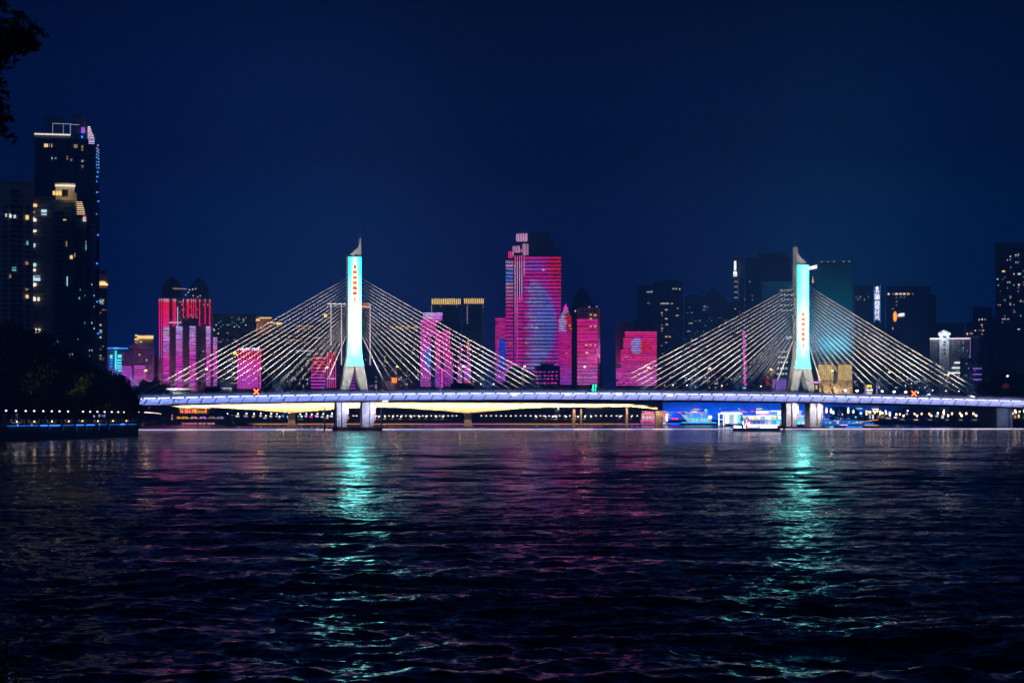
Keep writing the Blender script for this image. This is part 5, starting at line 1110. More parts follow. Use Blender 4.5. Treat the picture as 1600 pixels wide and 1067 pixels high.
    lamp('POINT', 'lamp_light', (at_px(34.6, -.5).x, at_px(34.6, 0).y - 1.5, 5.4), 25, (1, .9, .85), size=.2)
promenade()

# ------------------------------------------------------------------ far embankment under the bridges
def kiosk(px, py, w, h, Y, col, label, group, name='kiosk'):
    z0 = 3.2; k = Y / F; o = empty(name, (WX(px, Y), Y, z0)); tag(o, label, 'kiosk', group); W = w * k / 2; zc = WZ(py, Y) - z0; H = max(.8, h * k)
    m = MB(); m.box(-W, W, 0, 2.5, 0, max(2.2, zc + H)); m.build('wall', M['wdark'], o)
    m = MB(); m.prism([(-W - .5, max(2.2, zc + H)), (W + .5, max(2.2, zc + H)), (W * .6, max(2.2, zc + H) + .9), (-W * .6, max(2.2, zc + H) + .9)], -.6, 3); m.build('roof', M['dark'], o)
    m = MB(); m.box(-W * .85, W * .85, -.1, -.005, max(.4, zc - H / 2), zc + H / 2); m.build('lit_window', E[col], o)
    m = MB(); m.ball((W * .4, -.5, max(2.2, zc + H) + .6), .4 + .12 * (w > 4)); m.build('lamp_globe', E['lamp' if col != 'blue' else 'blue'], o)
def far_bank():
    gl = empty('embankment_lamp'); tag(gl, 'x', 'y')
    m = MB(); m.tube([(0, 0, 0), (0, 0, 3.0)], [.12, .09], 5); m.build('post', M['dark'], gl); m = MB(); m.ball((0, 0, 3.3), .62, sz=.8); m.build('globe', emit('far_lamp_globe', (1, .72, .62), 2.2), gl); KIDS[gl.name] = list(gl.children)
    xs = list(np.arange(588, 720, 6.6)) + list(np.arange(752, 850, 7.7)) + list(np.arange(850, 1002, 8.1)) + [552, 557]
    xs.sort()
    for i, x in enumerate(xs): place(gl, (WX(x, 1502), 1502, 3.2), 0, (nth(i, len(xs)) + ' small pinkish globe lamp on the far embankment' if i < 30 or i == len(xs) - 1 else nth(len(xs) - 1 - i, len(xs)).replace('left', 'right') + ' small pinkish globe lamp on the far embankment'), 'globe lamps on the far embankment', 'globe lamp')
    # dark tree belt and low wall behind
    r = np.random.default_rng(2); n = 26000; x = r.uniform(-560, 560, n); tops = 8.5 + 4.5 * np.sin(x * .07) * np.sin(x * .023 + 1) + 3 * r.random(n)
    z = 3 + (tops) * r.random(n) ** .8; y = 1524 + r.normal(0, 5, n); p = np.stack([x, y, z], 1)
    u = r.normal(size=(n, 3)); u /= np.linalg.norm(u, axis=1)[:, None]; w = np.cross(u, r.normal(size=(n, 3))); w /= np.linalg.norm(w, axis=1)[:, None]; L = r.uniform(.7, 1.5, n)[:, None]
    v = np.stack([p - u * L, p - w * L * .6, p + u * L, p + w * L * .6], 1).reshape(-1, 3)
    me = bpy.data.meshes.new('treeline'); me.vertices.add(4 * n); me.vertices.foreach_set('co', v.ravel()); me.loops.add(4 * n); me.loops.foreach_set('vertex_index', np.arange(4 * n, dtype=np.int32))
    me.polygons.add(n); me.polygons.foreach_set('loop_start', np.arange(0, 4 * n, 4, dtype=np.int32)); me.materials.append(M['leaf']); me.update(calc_edges=True)
    tag(stuff(link('treeline', me)), 'belt of dark trees along the far embankment behind the lamps', 'trees')
    m = MB(); m.box(-560, 160, 1534, 1536, 3, 16.5); o = m.build('embankment_wall', M['wgrey']); tag(o, 'long plain wall behind the far tree belt', 'wall')
    qs = empty('waterline_glow_strip', (0, 1499.4, 0)); tag(qs, 'thin orange-pink glowing line at the foot of the far embankment, added blue strips at its right', 'light strip')
    col = lambda q: (1, .42, .16) if q < 560 else mixc((1, .42, .16), (.8, .2, .6), (math.sin(q * .02) + .3)) if q < 1000 else (.5, .1, .5)
    for q in np.arange(256, 1012, 27):
        m = MB(); m.box(WX(q, 1500), WX(q + 27, 1500) - .2, -.3, 0, .1, .62, col=tuple(c * .75 for c in col(q))); m.build('strip', LEDC, qs)
    for q in np.arange(1036, 1350, 22):  # added blue glow strips, put in to tint the water
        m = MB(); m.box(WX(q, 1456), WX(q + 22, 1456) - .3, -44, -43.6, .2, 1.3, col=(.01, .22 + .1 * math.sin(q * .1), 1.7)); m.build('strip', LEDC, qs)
    # busy waterfront lights
    data = [(355, 650, 3, 2.4, 'cool'), (361, 652, 5, 2, 'cyan'), (371, 650, 7, 2.6, 'white'), (384, 650, 7, 2.8, 'lilac'), (396, 650.5, 5, 2.8, 'warm'), (407, 649.5, 4, 2.8, 'white'), (414, 653, 6, 2, 'cool'), (423, 650, 5, 3.2, 'white'), (432, 650, 4, 2.6, 'warm'), (442, 650, 4, 3, 'blue'), (436, 654, 5, 1.6, 'dim'), (468, 651, 6, 3, 'white'), (470, 656, 8, 2.4, 'cool'), (451, 651, 6, 4, 'white'), (478, 650, 4, 2.6, 'pinkw'), (486, 651, 6, 2.2, 'magenta'), (495, 650, 6, 2.8, 'pinkw'), (504, 651, 6, 3, 'white'), (511, 653, 5, 2, 'warm'), (518, 650, 5, 3, 'pinkw'), (519, 655, 4, 3, 'white')]
    for i, (x, y, w, h, c) in enumerate(data): kiosk(x, y, w, h, 1504 + (i % 3) * 2, c, nth(i, len(data)) + ' lit stall among the mixed embankment lights left of the nearer pylon', 'lit stalls on the far embankment')
    for i, x in enumerate(list(np.arange(588, 700, 13)) + list(np.arange(838, 935, 11)) + [966, 985]):
        kiosk(x + random.uniform(-3, 3), 654.5, random.uniform(3, 7), 1.2, 1506, random.choice(['dim', 'dim', 'warm', 'gold2']), nth(i, 20) + ' dim low stall below the row of embankment globe lamps', 'dim stalls under the globe lamps')
    for i, (x, y, w) in enumerate(((871, 641, 7), (920, 637, 9), (930, 637, 8), (938, 637.5, 6))): kiosk(x, y, w, 1.6, 1508, 'gold2', nth(i, 4) + ' gold-lit balcony front behind the end spans of the yellow bridge', 'gold-lit fronts behind the yellow bridge')
    # orange pavilion with yellow eaves
    Y = 1420; z0 = 2.9; k = Y / F; o = empty('waterside_pavilion', (WX(302, Y), Y, z0)); tag(o, 'orange-lit pavilion with yellow eaves under the left end of the yellow bridge', 'pavilion')
    X_ = lambda px: WX(px, Y) - WX(302, Y); Z_ = lambda py: WZ(py, Y) - z0
    m = MB(); m.box(X_(281), X_(324), 0, 8, 0, Z_(638)); m.build('wall', M['red'], o); m = MB(); m.prism([(X_(279), Z_(638.4)), (X_(327), Z_(638.4)), (X_(324), Z_(636)), (X_(282), Z_(636))], -1.5, 9); m.build('roof', E['amber'], o)
    for i, q in enumerate(np.arange(282, 304, 2.7)): m = MB(); m.box(X_(q), X_(q + 1.1), -.6, -.1, Z_(645), Z_(639)); m.build('column', E[('orange', 'amber', 'red', 'gold')[i % 4]], o)
    for q in (307, 314):
        m = MB(); m.box(X_(q), X_(q + 5.6), -.5, -.1, Z_(645), Z_(641.5)); f = m.build('window', E['amber'], o); m = MB(); m.box(X_(q + 1.2), X_(q + 4.4), -.6, -.51, Z_(644), Z_(642.6)); m.build('pane', M['red'], f)
    for q in (305, 321): m = MB(); m.box(X_(q), X_(q + 1.6), -.6, -.1, Z_(645), Z_(639)); m.build('column', E['orange'], o)
    for i, q in enumerate((285, 291, 297)): m = MB(); m.ball((X_(q), -1, Z_(643.6)), .45); m.build('lantern', E['pinkw'], o)
    # arcade below it
    Y = 1400; o = empty('arcade', (WX(305, Y), Y, 1.0)); tag(o, 'low riverside arcade with yellow to violet arches below the orange pavilion', 'arcade')
    X_ = lambda px: WX(px, Y) - WX(305, Y); Z_ = lambda py: WZ(py, Y) - 1.0
    m = MB(); m.box(X_(256), X_(362), 0, 8, Z_(664), Z_(648.5)); m.build('wall', M['wdark'], o); m = MB(); m.box(X_(254), X_(364), -1, 9, Z_(648.4), Z_(647)); m.build('roof', M['dark'], o)
    cols = [(1, .35, .02), (1, .5, .02), (.9, .35, .35), (.8, .25, .8), (.35, .22, .18), (.3, .3, .35)]
    for i, q in enumerate((279, 289, 303, 317, 331, 344)):
        wq = 4 if i == 0 else 6; m = MB(); n = 8; pts = [(X_(q) + (X_(q + wq) - X_(q)) * math.cos(math.pi * j / n), Z_(654) + 1.6 * math.sin(math.pi * j / n)) for j in range(n + 1)]
        m.prism(pts, -.3, -.01, col=tuple(c * .8 for c in cols[i])); m.build('lit_arch', LEDC, o)
    for i, q in enumerate((284, 296, 310, 324)): m = MB(); m.box(X_(q), X_(q + 11.5), -.3, -.01, Z_(662.5), Z_(660.5), col=(.75, .12 + .05 * i, .35)); m.build('lit_panel', LEDC, o)
    for q in np.arange(262, 362, 13.5): m = MB(); m.box(X_(q), X_(q) + .5, -.8, -.31, Z_(664), Z_(648.6)); m.build('column', M['dark'], o)
    o = empty('traffic_lights', (WX(269, 1380), 1380, 3.2)); tag(o, 'red and orange signal lamps left of the arcade', 'signal'); m = MB(); m.tube([(0, 0, 0), (0, 0, 4.4)], .15, 5); m.build('post', M['dark'], o)
    for dz, c in ((1.0, 'orange'), (3.6, 'red'), (2.4, 'blue')): m = MB(); m.ball((0, -.2, dz), .5); m.build('lamp_head', E[c], o)
    # made-up wall under added blue lamps, in place of glowing mist over the channel
    Y = 1470; o = empty('blue_glow_wall', (WX(1263, Y), Y, 3.2)); tag(o, 'long low made-up wall flooded with deep blue for the glowing mist behind the boats', 'building')
    w = (1490 - 1036) * Y / F / 2; m = MB(); m.box(-w, w, 0, 12, 0, 13.2); m.build('wall', M['wgrey'], o)
    m = MB(); m.box(-w - 1, w + 1, -1.5, 13, 13.21, 13.9); m.build('roof', M['dark'], o)
    for q in np.linspace(-w + 4, w - 4, 12): m = MB(); m.box(q - .4, q + .4, -.5, -.004, 0, 13.2); m.build('pilaster', M['wgrey'], o)
    tr = np.random.default_rng(21)
    for i in range(70):
        q = tr.uniform(-w + 2, w * .75); zz_ = tr.choice([1.2, 2.6, 4.2, 6.2, 8.4]) + tr.uniform(-.3, .3); m = MB()
        wd = tr.choice([.5, .7, 1.4, 2.4]); m.box(q - wd, q + wd, -1.4, -.6, zz_ - .25, zz_ + .3); m.build('wall_lamp', E[tr.choice(['cyan', 'blue', 'cool', 'blue', 'lilac', 'white', 'pinkw', 'wled'])], o)
    for q in np.linspace(-w + 6, w - 6, 13): lamp('AREA', 'blue_glow_lamp', (q, -9, 3), 6500 * (1.2 if q < 0 else max(.12, 1 - q / 60)), (.005, .12, 1), o, (q, 0, 8), size=13, sizey=.5)  # blue lamps added to make the mist-like glow
far_bank()
def right_bank():
    gl = empty('waterfront_lamp'); tag(gl, 'x', 'y')
    m = MB(); m.tube([(0, 0, 0), (0, 0, 2.6)], [.09, .07], 5); m.build('post', M['dark'], gl); m = MB(); m.ball((0, 0, 2.85), .5); m.build('globe', emit('waterfront_lamp_globe', (1, .55, .25), 3), gl); KIDS[gl.name] = list(gl.children)
    for i, (x, y) in enumerate(sorted(((1354, 643), (1358, 644), (1361, 645), (1367, 644), (1371, 641.5), (1375.5, 643.5), (1384, 643), (1354, 647), (1375, 647), (1385, 647), (1406, 647), (1429, 646.5), (1440, 646.5), (1452, 646.5), (1463.5, 646.5), (1475, 646.5), (1487.5, 646), (1500, 646), (1510, 646), (1521, 646), (1533, 645), (1544, 646), (1545.5, 642), (1554.5, 646), (1582, 646), (1586, 642), (1595.5, 646), (1599, 641)))):
        Y = 1040 + random.uniform(-15, 30) if x < 1480 else 960 + random.uniform(-10, 20); g = 3.3 + max(0, WZ(y, Y) - 2.85 - 3.3) * 0
        o = place(gl, (WX(x, Y), Y, 3.3), 0, nth(i, 28) + ' small amber lamp along the right waterfront under the bridge', 'amber lamps on the right waterfront', 'globe lamp'); o.scale = (1, 1, (WZ(y, Y) - 3.3) / 2.85)
    items = [(1359, 651, 3, 6, 'cool'), (1364, 651, 3, 7, 'white'), (1376, 651, 12, 4, 'dim'), (1388, 653, 10, 3, 'greyled'), (1399, 652, 5, 3, 'pinkw'), (1410, 655, 7, 2, 'dim'), (1417, 646.5, 4, 3, 'lilac'), (1431, 656, 8, 2, 'warm'), (1453, 656, 8, 2, 'dim'), (1464, 650, 5, 2.4, 'cool'), (1473, 651, 4.5, 5, 'white'), (1474, 646, 3, 3, 'red'), (1480, 656, 5, 2.6, 'dim'), (1501, 656.5, 6, 3, 'dim'), (1523, 656.5, 8, 3, 'dim'), (1545, 650.5, 2, 8, 'gold2'), (1549, 652, 2, 3, 'green'), (1542, 660, 4, 3, 'greyled'), (1553.5, 651, 1.6, 6, 'warm'), (1586, 651, 4, 5, 'gold2'), (1592, 650, 3, 5, 'gold'), (1597, 651, 4, 5, 'amber')]
    for i, (x, y, w, h, c) in enumerate(items): kiosk(x, y, w, h, (1050 if x < 1480 else 965) + (i % 3) * 3, c, nth(i, 22) + ' small lit stall on the right waterfront under the bridge', 'lit stalls on the right waterfront')
    r = np.random.default_rng(12); n = 9000; x = r.uniform(172, 420, n); y = 1090 + r.normal(0, 6, n) - (x - 172) * .25; z = 3.2 + (5.5 + 2.4 * np.sin(x * .15)) * r.random(n) ** .8; p = np.stack([x, y, z], 1)
    u = r.normal(size=(n, 3)); u /= np.linalg.norm(u, axis=1)[:, None]; w = np.cross(u, r.normal(size=(n, 3))); w /= np.linalg.norm(w, axis=1)[:, None]; L = r.uniform(.5, 1.0, n)[:, None]
    v = np.stack([p - u * L, p - w * L * .6, p + u * L, p + w * L * .6], 1).reshape(-1, 3)
    me = bpy.data.meshes.new('hedge'); me.vertices.add(4 * n); me.vertices.foreach_set('co', v.ravel()); me.loops.add(4 * n); me.loops.foreach_set('vertex_index', np.arange(4 * n, dtype=np.int32))
    me.polygons.add(n); me.polygons.foreach_set('loop_start', np.arange(0, 4 * n, 4, dtype=np.int32)); me.materials.append(M['leaf']); me.update(calc_edges=True)
    tag(stuff(link('hedge', me)), 'dark hedge behind the stalls on the right waterfront', 'hedge')
    # pontoon with tall sail-shaped lights and a lit gangway
    Y = 1060; o = empty('pontoon', (WX(1310, Y), Y, 0)); tag(o, 'floating pontoon with blue-lit edges right of the farther pylon', 'pontoon'); X_ = lambda px: WX(px, Y) - WX(1310, Y)
    m = MB(); m.box(X_(1284), X_(1352), -5, 5, -.4, .9); m.build('float', M['hull'], o); m = MB(); m.box(X_(1284), X_(1350), 1, 4.5, .9, 3.6); m.build('cabin', M['white'], o)
    for a, c, y, k in ((1286, 1300, 669, 'cyan'), (1320, 1345, 669.4, 'blue'), (1284, 1350, 662, 'blued'), (1290, 1330, 658, 'blued'), (1303, 1312, 657, 'white'), (1332, 1340, 661, 'cyan'), (1288, 1296, 655, 'cool'), (1313, 1325, 664, 'pinkw')): m = MB(); m.box(X_(a), X_(c), -5.2 if y > 664 else .7, -5.01 if y > 664 else .98, max(.0, WZ(y + .5, Y)), max(.35, WZ(y - .5, Y))); m.build('edge_light', E[k], o)
    for q in np.arange(1290, 1348, 6): m = MB(); m.box(X_(q), X_(q + 3), .9, .99, 1.6, 2.9); m.build('window', E[random.choice(['blue', 'cool', 'blued', 'white'])], o)
    lamp('AREA', 'deck_light', (0, -8, 9), 3500, (.02, .2, 1), o, (0, 0, 1), size=18, sizey=2)
    for i, (x, y0, y1) in enumerate(((1284, 636, 645), (1291, 636, 645.5), (1298, 637.5, 645.5), (1301.5, 641, 647), (1325, 635.5, 646), (1333, 640, 645.5))):
        f = empty('sail_lantern', (WX(x, Y), Y - 1, 3.6)); tag(f, nth(i, 6) + ' white flame-shaped lantern on the pontoon right of the farther pylon', 'lantern', 'flame-shaped lanterns on the pontoon')
        za, zb = WZ(y1, Y) - 3.6, WZ(y0, Y) - 3.6; m = MB(); m.tube([(0, 0, za), (0, 0, za + (zb - za) * .35), (0, 0, za + (zb - za) * .7), (0, 0, zb)], [.35, .6, .45, .05], 8); m.build('flame', E['wled'], f); m = MB(); m.tube([(0, 0, 0), (0, 0, za)], .08, 5); m.build('pole', M['dark'], f)
    for x, y, k in ((1345, 645.5, 'blue'), (1390, 645, 'blue'), (1316, 647.5, 'warm'), (1337, 651.5, 'cyan'), (1284, 633, 'pinkw')):
        f = empty('harbour_lamp', (WX(x, Y + 6), Y + 6, 3.0)); tag(f, {1345: 'large blue lamp right of the pontoon lanterns', 1390: 'blue lamp above the right waterfront stalls', 1316: 'warm lamp between the flame lanterns', 1337: 'pale cyan lamp low on the pontoon', 1284: 'small pinkish lamp topmost over the pontoon'}[x], 'lamp')
        z = WZ(y, Y + 6) - 3; m = MB(); m.ball((0, 0, z), .95 if k == 'blue' else .5); m.build('globe', E['lamp' if x == 1345 else k] if 0 else E[k], f)
        if k == 'blue': m = MB(); m.ball((0, -.7, z), .45); m.build('globe_core', E['wled'], f)
        m = MB(); m.tube([(0, 0, 0), (0, 0, z - .4)], .1, 5); m.build('post', M['dark'], f)
    Y = 1000; f = empty('gangway', (WX(1354, Y), Y, 0)); tag(f, 'sloping gangway edged with amber light right of the pontoon', 'gangway')
    X_ = lambda px: WX(px, Y) - WX(1354, Y)
    m = MB(); m.prism([(X_(1335), WZ(661.5, Y)), (X_(1372), WZ(656.5, Y)), (X_(1372), WZ(656, Y)), (X_(1335), WZ(661, Y))], 0, 2.5); m.build('walkway', M['steel'], f)
    m = MB(); m.prism([(X_(1335), WZ(660.9, Y)), (X_(1372), WZ(655.9, Y)), (X_(1372), WZ(655.2, Y)), (X_(1335), WZ(660.3, Y))], -.2, -.02); m.build('rail_light', E['lampw'] if 0 else emit('amber_rail_led', (1, .5, .22), 1.3), f)
    m = MB(); m.box(X_(1350.5), X_(1371.5), -.2, .1, WZ(664.8, Y), WZ(664, Y)); m.build('rail_light', MATS['amber_rail_led'], f)
    m = MB(); m.box(X_(1350), X_(1373), .12, 4, -.5, WZ(664.9, Y)); m.build('float', M['dark'], f)
    for q in (1338, 1350, 1362, 1371): m = MB(); m.box(X_(q), X_(q) + .3, .3, .6, -.5, WZ(661.4 - (q - 1335) * .135, Y) - .05); m.build('post', M['dark'], f)
right_bank()

# ------------------------------------------------------------------ boats
def boat(label, px0, px1, Y, wl_z, levels, hullm, bow=-1, draw=None, cat='boat', beam=5.0, extra=()):
    k = Y / F; L = (px1 - px0) * k; o = empty('cruise_boat', (WX((px0 + px1) / 2, Y), Y, 0)); tag(o, label, cat)
    X_ = lambda px: (px - (px0 + px1) / 2) * k; Z_ = lambda py: WZ(py, Y); hz = wl_z
    m = MB(); n = 11; ring = []
    for i in range(n):
        u = -1 + 2 * i / (n - 1); ub = u * bow     # ub = 1 at the bow
        wd = beam / 2 * (1 if ub < .35 else max(.04, 1 - ((ub - .35) / .65) ** 1.8)) * (1 if ub > -.9 else .85)
        z1 = hz * (1 + (.38 * max(0, ub - .2) ** 2)); xx = u * L / 2; xb = xx - bow * (.9 * max(0, ub - .6) * hz)
        ring.append([(xx, -wd, z1), (xx, wd, z1), (xb, wd * .7, -.6), (xb, -wd * .7, -.6)])
    for q in ring: m.v += q
    for i in range(n - 1):
        for j in range(4): a, c = i * 4 + j, i * 4 + (j + 1) % 4; m.f.append((a, c, c + 4, a + 4)); m.m.append(0); m.c.append(None)
    m.f += [(0, 3, 2, 1), tuple((n - 1) * 4 + j for j in range(4))]; m.m += [0, 0]; m.c += [None, None]
    m.build('hull', M[hullm], o)
    for (a, c, pyb, pyt, wkey, ekey, nw) in levels:     # a deck: floor, cabin, lit windows, roof with an edge light
        xa, xc, zb, zt_ = X_(a), X_(c), Z_(pyb), Z_(pyt); y = beam / 2 * .78
        m = MB(); m.box(xa + .25, xc - .25, -y + .2, y - .2, zb, zt_ - .18); m.build('cabin', M['white'], o)
        m = MB(); m.box(xa, xc, -y - .25, y + .25, zt_ - .17, zt_); m.build('roof', M['white'], o)
        if ekey: m = MB(); m.box(xa, xc, -y - .36, -y - .26, zt_ - .15, zt_ + .12); m.build('edge_light', E[ekey], o)
        for i in range(nw):
            q0 = xa + .4 + (xc - xa - .8) * (i + .12) / nw; q1 = xa + .4 + (xc - xa - .8) * (i + .88) / nw; key = wkey if isinstance(wkey, str) else wkey[i % len(wkey)]
            m = MB(); m.box(q0, q1, -y + .1, -y + .19, zb + (zt_ - zb) * .22, zt_ - .18 - (zt_ - zb) * .14); m.build('window', E[key], o)
    for (nm, a, c, pt, pb, key, yy) in extra:
        m = MB(); m.box(X_(a), X_(c), -beam / 2 * yy - .12, -beam / 2 * yy, Z_(pb), Z_(pt)); m.build(nm, E[key] if key in E else M[key], o)
    return o, X_, Z_
def boats():
    o, X_, Z_ = boat('cruise boat lit pink with round white windows and an orange roof line', 999, 1047, 1330, 1.3, [(1000, 1042, 661.5, 656.5, 'lilac', 'orange', 0), (1001, 1044, 656.4, 647, ['white', 'white', 'white'], 'gold', 7), (1003, 1041, 646.8, 643.5, ['magenta', 'gold', 'magenta'], 'magenta', 6)], 'hullred', beam=6,
        extra=[('paddle_light', 1006, 1020, 645.5, 647.2, 'orange', .9), ('edge_light', 1000, 1046, 662, 662.8, 'lilac', 1.02), ('sign_light', 1040, 1043, 647, 658, 'wled', .9), ('teal_lamp', 1034, 1039, 660, 662.5, 'cyan', 1.04)])
    for c, s in ((1013, 1), (1013, -1), (1030, 1), (1030, -1)):
        m = MB(); m.tube([(X_(c), -3.3, Z_(645)), (X_(c + 8 * s), -3.3, Z_(656)), (X_(c + 11 * s), -3.3, Z_(661))], .28, 5); m.build('garland', E['magenta'], o)
    m = MB(); m.prism([(X_(1041), Z_(647)), (X_(1047), Z_(648)), (X_(1042), Z_(643))], -2, 2); m.build('canopy', E['warm'], o)
    for q in range(1004, 1042, 5): m = MB(); m.ball((X_(q), -1, Z_(642.7)), .35); m.build('roof_lamp', E[('pinkw', 'wled', 'gold')[q % 3]], o)
    lamp('AREA', 'boat_light', (0, -9, 3), 600, (1, .1, .7), o, (0, 0, 3), size=12, sizey=2)
    o, X_, Z_ = boat('swept-bow blue and white cruise boat with a red roof line beyond the main span', 1063, 1119, 1390, 1.2, [(1073, 1112, 660, 652.5, ['cool', 'white', 'cyan', 'white'], 'cyan', 9), (1070, 1106, 652.3, 644.5, ['blue', 'cool', 'blue'], 'pinkw', 6)], 'hull', beam=6,
        extra=[('edge_light', 1064, 1118, 659.6, 660.5, 'cyan', 1.02), ('sign_light', 1106, 1112, 649, 654, 'wled', .8), ('roof_light', 1072, 1104, 644, 645.2, 'magenta', .84), ('bow_light', 1049, 1060, 652.5, 655.5, 'magenta', .5)])
    m = MB(); m.prism([(X_(1064), Z_(648)), (X_(1073), Z_(658)), (X_(1076), Z_(658)), (X_(1073), Z_(648))], -2.6, -2.3); m.build('bow_sail', E['cool'], o)
    m = MB(); m.prism([(X_(1055), Z_(643.4)), (X_(1064), Z_(643)), (X_(1064), Z_(646.5))], -2.2, -1.9); m.build('pennant', E['magenta'], o)
    m = MB(); m.ball((X_(1103), 0, Z_(641)), 1.0); m.build('mast_lamp', E['cyan'], o); m = MB(); m.tube([(X_(1103), 0, Z_(646)), (X_(1103), 0, Z_(642))], .12, 5); m.build('mast', M['steel'], o)
    lamp('AREA', 'boat_light', (0, -10, 5), 2500, (.02, .25, 1), o, (0, 0, 4), size=14, sizey=2)
    o, X_, Z_ = boat('large three-deck boat blazing white behind the left pier of the farther pylon', 1120, 1262, 1130, 1.2, [(1158, 1258, 664.5, 656, ['cool', 'white', 'blue', 'cyan', 'white'], 'cyan', 15), (1158, 1256, 655.8, 649.5, ['white', 'cool', 'wled'], 'wled', 14), (1180, 1252, 649.2, 642.5, ['blue', 'wled', 'cool', 'blue'], 'wled', 11)], 'hull', beam=9,
        extra=[('lit_screen', 1132.5, 1138.5, 648, 661, 'wled', .5), ('lit_screen', 1139.2, 1145.5, 648.5, 662, 'cool', .5), ('lit_screen', 1146.2, 1151, 648, 661, 'wled', .5), ('lit_screen', 1151.7, 1156, 649, 660, 'cyan', .5), ('frame_bar', 1121, 1159, 645.4, 647, 'wled', .8), ('frame_post', 1121.5, 1123, 647, 665, 'wled', .8), ('frame_post', 1128.8, 1130.2, 647, 665, 'wled', .8), ('frame_bar', 1123, 1130, 654.8, 655.8, 'wled', .8), ('frame_bar', 1123, 1128, 660.6, 661.3, 'cool', .8), ('frame_bar', 1123, 1127, 663.6, 664.3, 'cool', .8),
               ('frame_bar', 1120, 1146, 668.2, 669, 'wled', 1.0), ('roof_light', 1125, 1155, 643, 645.3, 'white', .7), ('red_sign', 1183, 1203, 646.2, 647.6, 'magenta', .86), ('roof_sign', 1180, 1199, 642, 645.8, 'wled', .86)])
    m = MB(); m.box(X_(1131), X_(1157), -2, 2, Z_(664), Z_(647)); m.build('screen_cabin', M['white'], o)
    for q in (1160, 1174): m = MB(); m.prism([(X_(q - 5), Z_(643.5)), (X_(q + 4), Z_(643.5)), (X_(q), Z_(640.8))], -4.2, -3.5); m.build('red_awning', E['magenta'], o)
    for i, q in enumerate((1171, 1178, 1184, 1200, 1208)): m = MB(); m.ball((X_(q), -4.7, Z_(652 + (i % 2))), .95); m.build('lit_disc', E[('wled', 'yellow', 'wled', 'wled', 'yellow')[i]], o)
    for q in np.arange(1206, 1222, 4.2): m = MB(); m.ball((X_(q), -2, Z_(642)), .45); m.build('roof_lamp', E['wled'], o)
    for q in (-14, 4, 20): lamp('AREA', 'boat_light', (q, -14, 6), 2600, (.05, .3, 1), o, (q, 0, 4), size=10, sizey=2)
    o, X_, Z_ = boat('small dark-hulled tour boat with white deck lights passing in front of the bridge', 1144.5, 1218, 712, 1.05, [(1166, 1216, 668.6, 663.6, ['wled', 'wled', 'cool', 'pinkw'], 'wled', 7), (1160, 1196, 663.4, 655.5, ['blued', 'violet', 'blued'], 'lilac', 5)], 'hull', beam=3.6,
        extra=[('red_panel', 1166.5, 1172, 658.5, 668, 'red', .80), ('white_panel', 1167.6, 1170.8, 659.5, 667, 'wled', .86), ('deck_light', 1146, 1158, 665.5, 668.5, 'wled', .7), ('rail_light', 1145, 1147, 663.5, 667, 'magenta', .5), ('stern_light', 1211, 1219, 663.6, 665, 'red', .8), ('rail_light', 1187, 1213, 665.6, 668.4, 'wled', .82)])
    for (a, b_, c, d) in ((1158, 658, 1165, 670), (1161, 657, 1162, 671), (1166, 656, 1163, 671)): m = MB(); m.tube([(X_(a), -1.3, Z_(b_)), (X_(c), -1.4, Z_(d))], .1, 5); m.build('rigging_light', E['wled'], o)
    for q in (1148, 1152, 1178, 1182, 1190, 1204, 1209): m = MB(); m.ball((X_(q), -1.5, Z_(665.5)), .3); m.build('deck_lamp', E['wled'], o)
    m = MB(); m.box(X_(1156), X_(1170), -1, 1, Z_(655.4), Z_(654.2)); m.build('canopy', M['white'], o)
    for q in (1157, 1169): m = MB(); m.box(X_(q), X_(q) + .12, -1, -.85, Z_(668), Z_(655.4)); m.build('post', M['white'], o)
    lamp('AREA', 'boat_light', (2, -6, 2), 160, (.7, .75, 1), o, (2, 0, 1), size=10, sizey=.5)
    # pale wake
    w = MB(); Y = 703; k = Y / F
    for a, c, y in ((1150, 1180, 0), (1165, 1208, -4), (1185, 1226, 3)): w.prism([(WX(a, Y), Y + y), (WX((a + c) / 2, Y), Y + y - 1.2), (WX(c, Y), Y + y), (WX((a + c) / 2, Y), Y + y + 1)], .1, .38, plane='xy')
    tag(stuff(w.build('wake', mat('foam', (.8, .8, .85), .8, var=.3, scale=2))), 'pale foam wake along the hull of the small tour boat', 'wake')
    # two low dark barges
    for px0, px1, Y, lb in ((353, 396, 1250, 'low unlit barge lying in front of the far embankment stalls'),):
        k = Y / F; o = empty('barge', (WX((px0 + px1) / 2, Y), Y, 0)); tag(o, lb, 'barge'); h = (px1 - px0) * k / 2
        m = MB(); m.prism([(-h, 1.2), (-h + 1.5, -.5), (h - 1.5, -.5), (h, 1.2)], -3, 3); m.build('hull', M['hull'], o); m = MB(); m.box(-h * .3, h * .6, -2, 2, 1.21, 3.2); m.build('cabin', M['wdark'], o); m = MB(); m.box(-h * .36, h * .66, -2.3, 2.3, 3.21, 3.4); m.build('roof', M['dark'], o)
boats()

